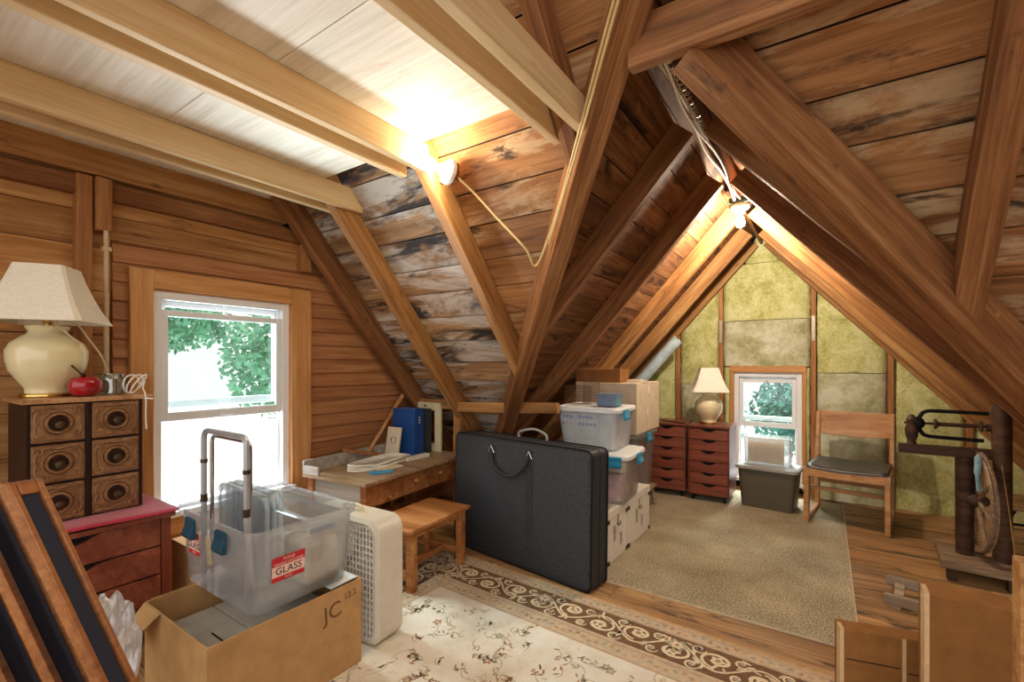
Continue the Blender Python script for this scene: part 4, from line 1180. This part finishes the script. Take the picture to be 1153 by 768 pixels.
# second stack: small stool, tote, cartons
t = thing('low_stool', 'low wooden stool under the clear tote at the back of the stack', 'stool', (-1.48, 3.80, .0125))
b = MB(); b.box(-.25, .25, -.28, .28, .15, .17); b.build('seat', W['rack'], t, .003)
for sx in (-1, 1):
    for sy in (-1, 1): b = MB(); b.bar((sx*.21, sy*.23, .152), (sx*.24, sy*.26, .0025), .03, .03); b.build('leg', W['rack'], t, .002)
t = tote('clear tote with blue latch behind the pink tote, under a big carton', (-1.48, 3.80, .1835), .50, .52, .50, 0, P['tote'], P['totel'], [(.272, -.03, -90)])
b = MB(); b.loft([rrect(.40, .42, .05, z) for z in (.01, .38)]); b.build('contents', P['cartong'], t, smooth=True)
def carton(label, loc, w, d, h, rz, m, tape=True):
    t = thing('cardboard_box', label, 'box', loc, rz)
    b = MB(); b.box(-w/2, w/2, -d/2, d/2, 0, h); b.build('box_walls', m, t, .003)
    if tape:
        b = MB(); b.box(-.025, .025, -d/2 - .0006, d/2 + .0006, h, h + .0006); b.box(-.025, .025, -d/2 - .0008, -d/2 - .0002, h - .07, h); b.build('tape_strip', P['tape'], t)
        b = MB(); b.box(-w/2, w/2, -.0015, .0015, h + .0001, h + .0004); b.build('seam', P['cartond'], t)
    return t
t = carton('big pale carton with white stickers on top of the rear clear tote', (-1.475, 3.80, .6845), .52, .58, .40, 0, P['cartonl'], False)
for y, z in ((.0, .34), (-.015, .17)): b = MB(); b.box(.2602, .2608, y - .018, y + .012, z - .03, z + .03); b.build('sticker', P['white'], t)
b = MB(); b.loft([rrect(.13, .14, .02, z, cx=.20, cy=-.12) for z in (.401, .425)]); b.build('paper_wad', P['card'], t)
carton('flat brown carton lying on the big pale carton, behind the wire racks', (-1.56, 3.66, 1.085), .38, .24, .11, 3, P['cartond'], False)

# pale pipe under the left slope
mb = MB(); n_ = V((-1, 0, -SD)).normalized()
p0 = V((XR - .72, 4.82, ZR - .72*SD - .11)); mb.tube(smooth_path([p0, p0 + n_*.25 + V((0, 0, .004)), p0 + n_*.55, p0 + n_*1.0], 4), .055, 14)
o = mb.build('drain_pipe', P['pipe'], smooth=True); tag(o, 'pale blue plastic pipe slanting along the left slope by the insulation', 'pipe')

# ------------------------------------------------------------------ drawer units, lamp, tote, chair by the far wall
def drawer_unit(label, loc, rz):
    t = thing('drawer_cart', label, 'drawer unit', loc, rz)
    w, d, h, z0 = .345, .38, .655, .058
    b = MB()
    for s in (-1, 1): b.box(s*(w/2 - .009) - .009, s*(w/2 - .009) + .009, -d/2 + .004, d/2, z0, h)
    b.box(-w/2, w/2, d/2 - .01, d/2, z0, h); b.box(-w/2 + .018, w/2 - .018, -d/2 + .004, d/2, z0, z0 + .012); b.build('carcass', W['redz'], t, .002)
    b = MB(); b.box(-w/2 - .006, w/2 + .006, -d/2 - .008, d/2 + .006, h, h + .018); b.build('top_board', W['red'], t, .003)
    b = MB(); b.box(-w/2 + .018, w/2 - .018, -d/2 + .024, -d/2 + .03, z0 + .012, h); b.build('cavity_shade_sheet', P['dark'], t)  # dark sheet, shade of the hollow carcass put in as colour
    n = 6; dh = (h - z0 - .008)/n
    for k in range(n):
        za = z0 + .004 + k*dh; zb = za + dh - .006; m = 24; pts = []
        x0, x1 = -w/2 + .014, w/2 - .014
        for i in range(m + 1):
            x = x0 + (x1-x0)*i/m; u = x/.06; pts.append((x, -d/2, zb - (max(0, .026*(1 - abs(u)**2.2)) if abs(u) < 1 else 0)))
        b = MB(); b.prism(pts + [(x1, -d/2, za), (x0, -d/2, za)], (0, .02, 0)); b.build('drawer', W['red'], t, .0015)
    for sx in (-1, 1):
        for sy in (-1, 1):
            x, y = sx*(w/2 - .04), sy*(d/2 - .045); c = MB(); c.box(x - .014, x + .014, y - .014, y + .014, .036, z0); c.tube([(x - .011, y, .0225), (x + .011, y, .0225)], .0225, 14); c.build('caster', P['iron'], t)
drawer_unit('red six-drawer cart with a lamp on it beside the far window', (-.865, 4.56, .0093), 0)
drawer_unit('red six-drawer cart behind the clear totes, left of the lamp cart', (-1.25, 4.57, .0093), 5)
urn_lamp('small cream urn lamp with a square shade on the red drawer cart', (-.905, 4.60, .683), .92, 20)
t = thing('wood_strip', 'thin dark strip of wood lying across the left drawer cart', 'wood strip', (-1.18, 4.47, .6832), -28)
b = MB(); b.box(-.16, .13, -.012, .012, 0, .008); b.build('strip', W['wheel'], t, .002)

t = thing('lidded_bin', 'grey brown plastic bin with pale rim below the far window', 'bin', (-.405, 4.56, .0093), -6)
tote_shell(t, .45, .30, .345, P['greytote'], .04, .87, nm='bin_body')
b = MB(); b.loft([rrect(.475, .325, .045, .325), rrect(.485, .335, .045, .329), rrect(.485, .335, .045, .35), rrect(.45, .30, .04, .356), rrect(.43, .28, .04, .352)]); b.build('lid', P['greylid'], t, smooth=True, angle=35)
t = thing('clear_bin', 'clear bin holding a piece of cardboard against the far window', 'bin', (-.42, 4.62, .3655), -4)
tote_shell(t, .36, .20, .235, P['tote'], .03, .95)
b = MB(); b.box(-.15, .13, -.05, -.044, .008, .222); b.box(.04, .12, -.06, -.054, .008, .217); b.build('cardboard_sheet', P['cartonl'], t)

def chair():
    t = thing('wooden_chair', 'beech chair with a black vinyl seat facing the room by the far wall', 'chair', (.155, 4.51, .0095), -8)
    w = .53; yf, yr = -.27, .25
    for s in (-1, 1):
        x = s*(w/2 - .017)
        b = MB(); b.hexa([(x - .017, yf, .0), (x + .017, yf, 0), (x + .017, yf + .045, 0), (x - .017, yf + .045, 0)], [(x - .017, yf, .40), (x + .017, yf, .40), (x + .017, yf + .055, .40), (x - .017, yf + .055, .40)]); b.build('front_leg', W['chair'], t, .006)
        b = MB(); b.hexa([(x - .016, yr - .05, .0), (x + .016, yr - .05, 0), (x + .016, yr, 0), (x - .016, yr, 0)], [(x - .016, yr - .045, .42), (x + .016, yr - .045, .42), (x + .016, yr, .42), (x - .016, yr, .42)])
        b.hexa([(x - .016, yr - .045, .42), (x + .016, yr - .045, .42), (x + .016, yr, .42), (x - .016, yr, .42)], [(x - .014, yr + .02, .81), (x + .014, yr + .02, .81), (x + .014, yr + .05, .81), (x - .014, yr + .05, .81)]); b.build('rear_leg', W['chair'], t, .006)
        b = MB(); b.box(x - .014, x + .014, yf + .04, yr - .045, .0, .035); b.build('runner', W['chair'], t, .005)
        b = MB(); b.box(x - .014, x + .014, yf + .05, yr - .04, .365, .41); b.build('side_rail', W['chair'], t, .004)
    n = 14; b = MB()
    # curved front rail
    pts = [(-w/2 + .0 + w*i/n, yf - .012*math.sin(PI*i/n), 0) for i in range(n + 1)]
    for a, c in zip(pts, pts[1:]): b.hexa([(a[0], a[1] + .0, .36), (c[0], c[1], .36), (c[0], c[1] + .024, .36), (a[0], a[1] + .024, .36)], [(a[0], a[1], .425 - .018*math.sin(PI*(a[0]/w + .5))), (c[0], c[1], .425 - .018*math.sin(PI*(c[0]/w + .5))), (c[0], c[1] + .024, .425 - .018*math.sin(PI*(c[0]/w + .5))), (a[0], a[1] + .024, .425 - .018*math.sin(PI*(a[0]/w + .5)))])
    b.build('front_rail', W['chair'], t)
    b = MB(); b.box(-w/2 + .03, w/2 - .03, yf + .10, yf + .125, .235, .265); b.build('stretcher', W['chair'], t, .004)
    b = MB(); b.box(-w/2 + .03, w/2 - .03, yr - .09, yr - .065, .235, .265); b.build('stretcher', W['chair'], t, .004)
    # back rest, curved in plan
    b = MB(); m = 16; rows = []
    for i in range(m + 1):
        x = -w/2 - .0 + w*i/m; dy = .035*math.sin(PI*i/m)
        zt, zb = .825 - .004*math.sin(PI*i/m), .625 - .02*math.sin(PI*i/m) + .01
        yy = yr + .012 + dy
        rows.append([V((x, yy - .006, zb)), V((x, yy + .010, zb)), V((x, yy + .038, zt)), V((x, yy + .022, zt))])
    b.loft(rows); b.build('backrest', W['chair'], t, .004)
    # saddle seat
    b = MB(); nx, ny = 16, 12; vs = []; fs = []
    for i in range(nx + 1):
        for j in range(ny + 1):
            x = -w/2 + .02 + (w - .04)*i/nx; y = yf + .0 + (yr - yf - .03)*j/ny
            z = .432 - .022*math.sin(PI*i/nx)*(.5 + .5*math.sin(PI*j/ny)) + (.014 if j == 0 else 0)*0 - (.012 if j in (0,) else 0)
            vs.append((x, y, z))
    for i in range(nx):
        for j in range(ny): a = i*(ny+1) + j; fs.append((a, a+1, a+ny+2, a+ny+1))
    b.add(vs, fs); o = b.build('seat', P['seat'], t, smooth=True, solid=.026)
chair()
# ------------------------------------------------------------------ spinning wheel
def spinning_wheel():
    t = thing('spinning_wheel', 'old dark spinning wheel standing on the bare boards at right', 'spinning wheel', (.82, 3.72, 0), 0)
    # bench
    b = MB(); b.hexa([(-.275, -.15, .075), (.42, -.21, .075), (.42, .14, .075), (-.25, .22, .075)], [(-.275, -.15, .125), (.42, -.21, .125), (.42, .14, .125), (-.25, .22, .125)]); b.build('bench_board', W['wheell'], t, .006)
    for x, y in ((-.22, -.10), (-.19, .15), (.30, -.15), (.02, -.12)):
        b = MB(); b.box(x - .022, x + .022, y - .022, y + .022, 0, .076); b.build('foot', W['wheel'], t, .003)
    # uprights
    b = MB(); b.tube([(-.145, .025, .124), (-.145, .025, .70)], [.040, .042], 14); b.build('upright', W['wheel'], t, smooth=True)
    b = MB(); b.tube([(.005, -.01, .124), (.005, -.01, .40), (.0, -.01, .98), (.0, -.01, 1.0)], [.042, .040, .044, .038], 16); b.lathe([(.034, 0), (.036, .012), (.022, .02), (.024, .035), (.008, .04)], 14, T(.0, -.01, .998)); b.build('upright', W['wheel'], t, smooth=True)
    # cross beam and mother-of-all
    b = MB(); b.box(-.45, .03, -.03, .03, .695, .75); b.build('cross_beam', W['wheel'], t, .006)
    b = MB(); b.lathe([(.022, .70), (.030, .74), (.020, .77), (.030, .80), (.034, .84), (.022, .88), (.028, .90), (.01, .93)], 14, T(-.385, 0, 0)); b.build('maiden', W['wheel'], t, smooth=True)
    b = MB(); b.tube([(-.06, 0, .875), (.03, -.01, .875)], .022, 12); b.build('maiden', W['wheel'], t, smooth=True)
    # flyer: U shaped fork
    b = MB(); pts = [(-.05, 0, .955)] + [(-.27, 0, .958)] + [(-.30 - .055*math.sin(PI*i/8), 0, .88 + .078*math.cos(PI*i/8)) for i in range(1, 8)] + [(-.27, 0, .802), (-.07, 0, .798)]
    b.tube(smooth_path(pts, 4), .011, 8); fl = b.build('flyer', P['iron'], t, smooth=True)
    b = MB()
    for k in range(7): b.tube([(-.24 + .025*k, 0, .796), (-.24 + .025*k, -.014, .79), (-.24 + .025*k, -.016, .802)], .0015, 4)
    b.build('flyer_hook', P['iron'], fl)
    b = MB(); b.tube([(-.42, 0, .88), (-.04, 0, .88)], .007, 8); b.lathe([(.0, -.285), (.030, -.283), (.030, -.272), (.012, -.262), (.012, -.09), (.032, -.085), (.032, -.075), (.0, -.073)], 16, T(0, 0, .88) @ RY(90), False, False); b.build('bobbin', W['wheel'], t, smooth=True)
    b = MB(); b.ball((-.36, 0, .88), .035, sc=(1.1, .7, 1.1)); b.build('flyer_hub', P['iron'], t, smooth=True)
    # drive wheel in a plane along the depth
    cz = .452; R = .285; xc = -.095
    b = MB(); rings = []
    n = 48
    prof = [(R - .03, -.012), (R, -.016), (R + .004, -.006), (R - .004, 0), (R + .004, .006), (R, .016), (R - .03, .012), (R - .03, -.012)]
    for i in range(n + 1):
        a = 2*PI*i/n; rings.append([V((xc + xx - .05*r*math.cos(a), r*math.cos(a), cz + r*math.sin(a))) for r, xx in prof])
    b.loft(rings, False, False); b.build('wheel_rim', W['wheell'], t, smooth=True, angle=40)
    b = MB(); b.lathe([(.02, -.05), (.035, -.03), (.042, 0), (.035, .03), (.02, .05)], 16, T(xc, 0, cz) @ RY(90)); b.build('hub', W['wheel'], t, smooth=True)
    b = MB(); b.tube([(-.15, 0, cz), (.035, 0, cz)], .008, 8); b.build('axle', P['iron'], t)
    for k in range(8):
        a = 2*PI*k/8 + .2; p = [V((xc - .05*r*math.cos(a), r*math.cos(a), cz + r*math.sin(a))) for r in (.035, .09, .15, .20, R - .035)]
        b = MB(); b.tube(p, [.009, .013, .009, .014, .009], 8); b.build('spoke', W['wheell'], t, smooth=True)
    b = MB()
    b.tube([(xc - .004, .03 + R*math.cos(a), cz + R*math.sin(a)) for a in [PI*(.15 + i/12*.7) for i in range(13)]], .0025, 5)
    b.tube(smooth_path([(-.02, -.02, .875), (-.008, -.04, .70), (.0, -.11, .5), (.012, -.16, .28), (.02, -.18, .14), (.05, -.215, .11), (.06, -.222, .045), (.04, -.22, .02)]), .0028, 5)
    b.tube(smooth_path([(-.015, .0, .86), (-.01, -.02, .74), (-.02, .02, .66)]), .0025, 5)
    b.build('drive_cord', P['twine'], t, smooth=True)
    b = MB(); b.ball((xc - .02, -.12, .70), .026, sc=(.7, .8, 1.3)); b.tube(smooth_path([(xc - .02, -.12, .69), (xc - .025, -.13, .62), (xc - .015, -.11, .53)]), [.016]*6 + [.010]*7, 8); b.build('fibre_tuft', P['fiber'], t, smooth=True)
    b = MB(); b.bar((-.04, 0, .14), (-.055, -.01, .70), .05, .02, (0, 1, 0)); b.build('brace', W['chair'], t, .003)
spinning_wheel()

# old table behind the wheel
t = thing('side_table', 'small wooden table on black iron legs behind the spinning wheel', 'table', (1.13, 4.42, 0), 0)
b = MB(); b.box(-.17, .15, -.22, .22, .31, .332); b.build('table_top', W['floor'], t, .004)
for sx in (-1, 1):
    b = MB(); x = sx*.12 - .01
    b.tube(smooth_path([(x, -.17, .012), (x, -.13, .03), (x, -.05, .16), (x, -.10, .25), (x, -.17, .305)]), .011, 8); b.tube(smooth_path([(x, .17, .012), (x, .13, .03), (x, .05, .16), (x, .10, .25), (x, .17, .305)]), .011, 8); b.build('leg', P['iron'], t, smooth=True)
b = MB(); b.tube([(-.13, .05, .16), (.11, .05, .16)], .009, 8); b.build('cross_bar', P['iron'], t)
# paper bundle under that table
o = crumple('paper_bundle', (1.14, 4.08, .085), (.10, .09, .10), P['cartong'], 'crumpled grey paper bundle on the floor before the iron-legged table', 'paper', 8)

# lazy kate / small rack on the floor
t = thing('bobbin_rack', 'small slatted wooden rack lying on the boards before the spinning wheel', 'rack', (.44, 3.06, 0), -10)
for y, z, x0, nm in ((-.055, .045, -.20, 'rail'), (.055, .10, -.22, 'rail')):
    b = MB(); pts = rrect(.46, .05, .02, 0)
    b.prism([(p.x + .04, y - .012, p.y + z + .0) for p in pts], (0, .024, 0)); b.build(nm, W['rack'], t, .002)
for x in (-.13, .03, .2):
    b = MB(); b.bar((x, -.05, .045), (x, .055, .10), .04, .014); b.build('cross_slat', W['rack'], t, .002)
b = MB()
for x in (-.14, .2): b.box(x - .02, x + .02, .047, .063, 0, .08); b.box(x - .02, x + .02, -.063, -.047, 0, .025)
b.build('foot', W['rack'], t)

# cartons in the near right corner
def flat_carton(label, p0, p1, th, h, flaps=False, m='cartond'):
    p0 = V(p0); p1 = V(p1); d = p1 - p0; w = d.length; a = math.degrees(math.atan2(d.y, d.x))
    t = thing('cardboard_box', label, 'box', (p0.x, p0.y, .0115), a)
    b = MB(); b.box(0, w, 0, th, 0, h); b.build('box_walls', P[m], t, .004)
    b = MB(); b.box(-.0006, .012, -.0008, th*.6, -.0 + .002, h + .0008); b.build('tape_strip', P['tape'], t)
    if flaps:
        b = MB(); b.box(w*.485, w*.515, -.0012, -.0002, .01, h - .002); b.build('tape_strip', P['tape'], t)
        b = MB(); b.box(.02, w*.47, -.0012, .0, h*.55, h*.553 + .003); b.box(w*.53, w, -.0012, 0, h*.50, h*.503 + .003); b.build('flap_seam', P['dark'], t)
    return t
flat_carton('low taped carton at the bottom right, left of the taller one', (.044, 2.11, 0), (.42, 2.20, 0), .07, .25, True)
flat_carton('tall narrow brown carton standing at the bottom right', (.262, 1.97, 0), (.475, 1.97, 0), .12, .5)
mb = MB(); mb.box(.385, .56, 1.60, 1.66, .0115, .77); o = mb.build('wooden_board', W['rafter'], bevel=.004); tag(o, 'upright orange wood board cut off by the right edge of the photo', 'board')

# ------------------------------------------------------------------ lamps and wiring
def lampholder(nm, label, M, bm='bulb'):
    t = thing(nm, label, 'light fixture'); t.matrix_world = M
    b = MB(); b.lathe([(.057, 0), (.060, .004), (.060, .022), (.052, .030), (.034, .036), (.028, .060), (.024, .062)], 32); b.build('lampholder', P['porc'], t, smooth=True)
    b = MB()
    for a in (.6, 3.7): b.lathe([(.006, 0), (.005, .002)], 10, T(.044*math.cos(a), .044*math.sin(a), .0305))
    for a in (2.2, 5.3): b.box(.040*math.cos(a) - .006, .040*math.cos(a) + .006, .040*math.sin(a) - .004, .040*math.sin(a) + .004, .0305, .034)
    b.build('screw', P['pewter'], t)
    b = MB(); b.lathe([(.013, .058), (.013, .078), (.016, .086), (.026, .105), (.030, .124), (.026, .144), (.014, .155), (.002, .158)], 24); b.build('bulb', P[bm], t, smooth=True)
    return t
# bulb 1: on a block at the end of a joist, bulb pointing back along it
Zd = V((-.30, -.93, .12)).normalized(); Xd = Zd.orthogonal().normalized(); Yd = Zd.cross(Xd)
M1 = Matrix(((Xd.x, Yd.x, Zd.x, -1.515), (Xd.y, Yd.y, Zd.y, 1.70), (Xd.z, Yd.z, Zd.z, 2.175), (0, 0, 0, 1)))
lampholder('ceiling_lamp', 'porcelain lampholder with a lit bulb at the end of a ceiling joist', M1)
struct(beam('mounting_block', (-1.60, 1.715, 2.19), (-1.50, 1.735, 2.19), .03, .09, W['rafterd'], (0, 0, 1)))
M2 = T(XR + .02, 3.60, 2.36) @ RX(180)
lampholder('ceiling_lamp', 'porcelain lampholder with a lit bulb hanging under the gable ridge', M2, 'bulb2')
mb = MB(); mb.box(XR - .045, XR + .085, 3.54, 3.66, 2.362, 2.40); o = mb.build('junction_box', P['socket'], bevel=.003); tag(o, 'dark junction box above the bulb under the ridge', 'junction box')

def wire(pts, r, mat, label, nm='cable', k=6):
    b = MB(); b.tube(smooth_path(pts, k), r, 7); o = b.build(nm, mat, smooth=True); return tag(o, label, 'cable')
def vl(t, dx=0, dy=0, dz=0): return (XR - t + dx, ya_l + t*SD/SM + dy, ZR - SD*t + dz)
wire([vl(-.40, -.10, -.01, .02), vl(-.2, -.095, -.01, -.03), vl(0, -.09, -.02, -.035), vl(.2, -.085, -.02, -.03), vl(.4, -.08, -.03, -.03), vl(.55, -.12, -.03, -.05), (-1.20, 1.88, 1.80), (-1.33, 1.84, 1.95), (-1.43, 1.78, 2.08), (-1.50, 1.735, 2.16)], .0055, P['cable'], 'yellowed cable running down the valley timber and across to the joist bulb')
wire([vl(-.38, -.075, -.03, .01), vl(-.2, -.07, -.025, -.04), vl(0, -.07, -.03, -.045), vl(.25, -.07, -.03, -.045), vl(.48, -.09, -.02, -.05)], .005, P['cable'], 'second yellowed cable pinned along the valley timber')
wire([vl(-.02, .02, -.02, .12), (-.35, 1.50, 2.49), (-.1, 1.505, 2.53), (.3, 1.505, 2.57)], .004, P['cable'], 'thin cable draped along the header beam')
zr = 2.395
wire([(XR - .01, 1.60, zr - .005)] + [(XR + .012*math.sin(i*1.7), 1.75 + .3*i, zr - .012 - .004*(i % 2)) for i in range(7)] + [(XR - .02, 3.56, zr - .01)], .009, P['bx'], 'armoured cable running under the ridge towards the hanging bulb', k=8)
wire([(XR + .02, 1.62, zr - .02)] + [(XR + .02 - .018*math.sin(i*1.3), 1.8 + .28*i, zr - .03 + .006*math.cos(i*2)) for i in range(6)] + [(XR + .03, 3.58, zr - .006)], .0055, P['cordw'], 'white cable looping beside the armoured one under the ridge', k=8)
mb = MB()   # coiled spring-like wrap
mb.tube([(XR + .035 + .012*math.cos(i*.9), 1.64 + .006*i, zr - .016 + .012*math.sin(i*.9)) for i in range(130)], .003, 5)
o = mb.build('armoured_sleeve', P['bx'], smooth=True); tag(o, 'ribbed armoured sleeve at the near end of the ridge cables', 'cable')

# ------------------------------------------------------------------ outside: trees beyond the windows
def tree(label, base, crown, n, mat, seed, lo=.045, hi=.10):
    rnd = random.Random(seed); t = thing('leafy_tree', label, 'tree', base)
    c0, r = crown; b = MB()
    for i in range(n):
        p = V((rnd.gauss(0, 1), rnd.gauss(0, 1), rnd.gauss(0, 1))).normalized()*(rnd.random()**.4)
        p = V((p.x*r[0], p.y*r[1], p.z*r[2])) + V(c0); s = rnd.uniform(lo, hi)
        u = V((rnd.gauss(0, 1), rnd.gauss(0, 1), rnd.gauss(0, 1))).normalized(); w = u.orthogonal().normalized()
        b.add([p - u*s, p + w*s*.5, p + u*s, p - w*s*.5], [(0, 1, 2, 3)])
    b.build('foliage', mat, t)
    b = MB(); b.tube([(0, 0, 0), (.04, .02, c0[2]*.5), V(c0)], [.14, .11, .05], 8); b.build('trunk', P['bark'], t, smooth=True)
tree('green tree outside the left window, filling its upper right', (-8.2, 4.95, -4), ((0, 0, 5.3), (1.0, 1.35, 1.15)), 4200, P['leaf'], 4)
tree('pale green tree farther off outside the left window', (-11.4, 3.3, -4), ((0, 0, 6.1), (.9, 2.0, .7)), 3800, P['leaf'], 5)
tree('blue green tree outside the far window', (-.35, 11.0, -4), ((0, 0, 4.2), (1.0, .8, .9)), 2600, P['leaf2'], 6)
tree('bushy green tree seen low at left of the far window', (-2.7, 12.6, -4), ((0, 0, 3.8), (1.2, .7, .9)), 900, P['leaf'], 7)

# ------------------------------------------------------------------ light, sky, camera
w = bpy.data.worlds.new('sky'); SC.world = w; w.use_nodes = True
bg = w.node_tree.nodes['Background']; bg.inputs['Color'].default_value = (1.0, .97, .93, 1); bg.inputs['Strength'].default_value = 1.05

def area(nm, loc, target, sx, sy, power, col):
    l = bpy.data.lights.new(nm, 'AREA'); l.shape = 'RECTANGLE'; l.size = sx; l.size_y = sy; l.energy = power; l.color = col
    o = bpy.data.objects.new(nm, l); COL.objects.link(o); o.location = loc
    o.rotation_euler = (V(target) - V(loc)).to_track_quat('-Z', 'Y').to_euler(); return o
area('daylight_left_window', (-4.6, 1.2, 2.9), (-1.6, 1.5, 0), 1.6, 1.2, 300, (.86, .93, 1))
area('ground_bounce_fill', (-4.6, 1.4, -.9), (-1.7, 1.0, 2.2), 1.6, 1.2, 420, (.82, .91, 1))  # added lamp brightening joist undersides, like bounce off bright ground; no ground modelled
area('daylight_far_window', (-.5, 6.5, 2.2), (-.5, 4.0, 0), 1.2, 1.0, 260, (.9, .95, 1))

cam = bpy.data.cameras.new('camera'); co = bpy.data.objects.new('camera', cam); COL.objects.link(co); SC.camera = co
cam.sensor_fit = 'HORIZONTAL'; cam.sensor_width = 36; cam.lens = 520/1153*36; cam.clip_start = .02
co.location = (0, 0, 1.25); co.rotation_euler = (math.radians(90), 0, math.radians(34.2))
cam.shift_y = (408 - 384)/1153
SC.view_settings.view_transform = 'Standard'; SC.view_settings.look = 'None'; SC.view_settings.gamma = 1; SC.view_settings.exposure = .6
SC.view_settings.use_curve_mapping = False
SC.cycles.use_denoising = True
SC.cycles.max_bounces = 8; SC.cycles.transparent_max_bounces = 24
SC.cycles.sample_clamp_indirect = 6
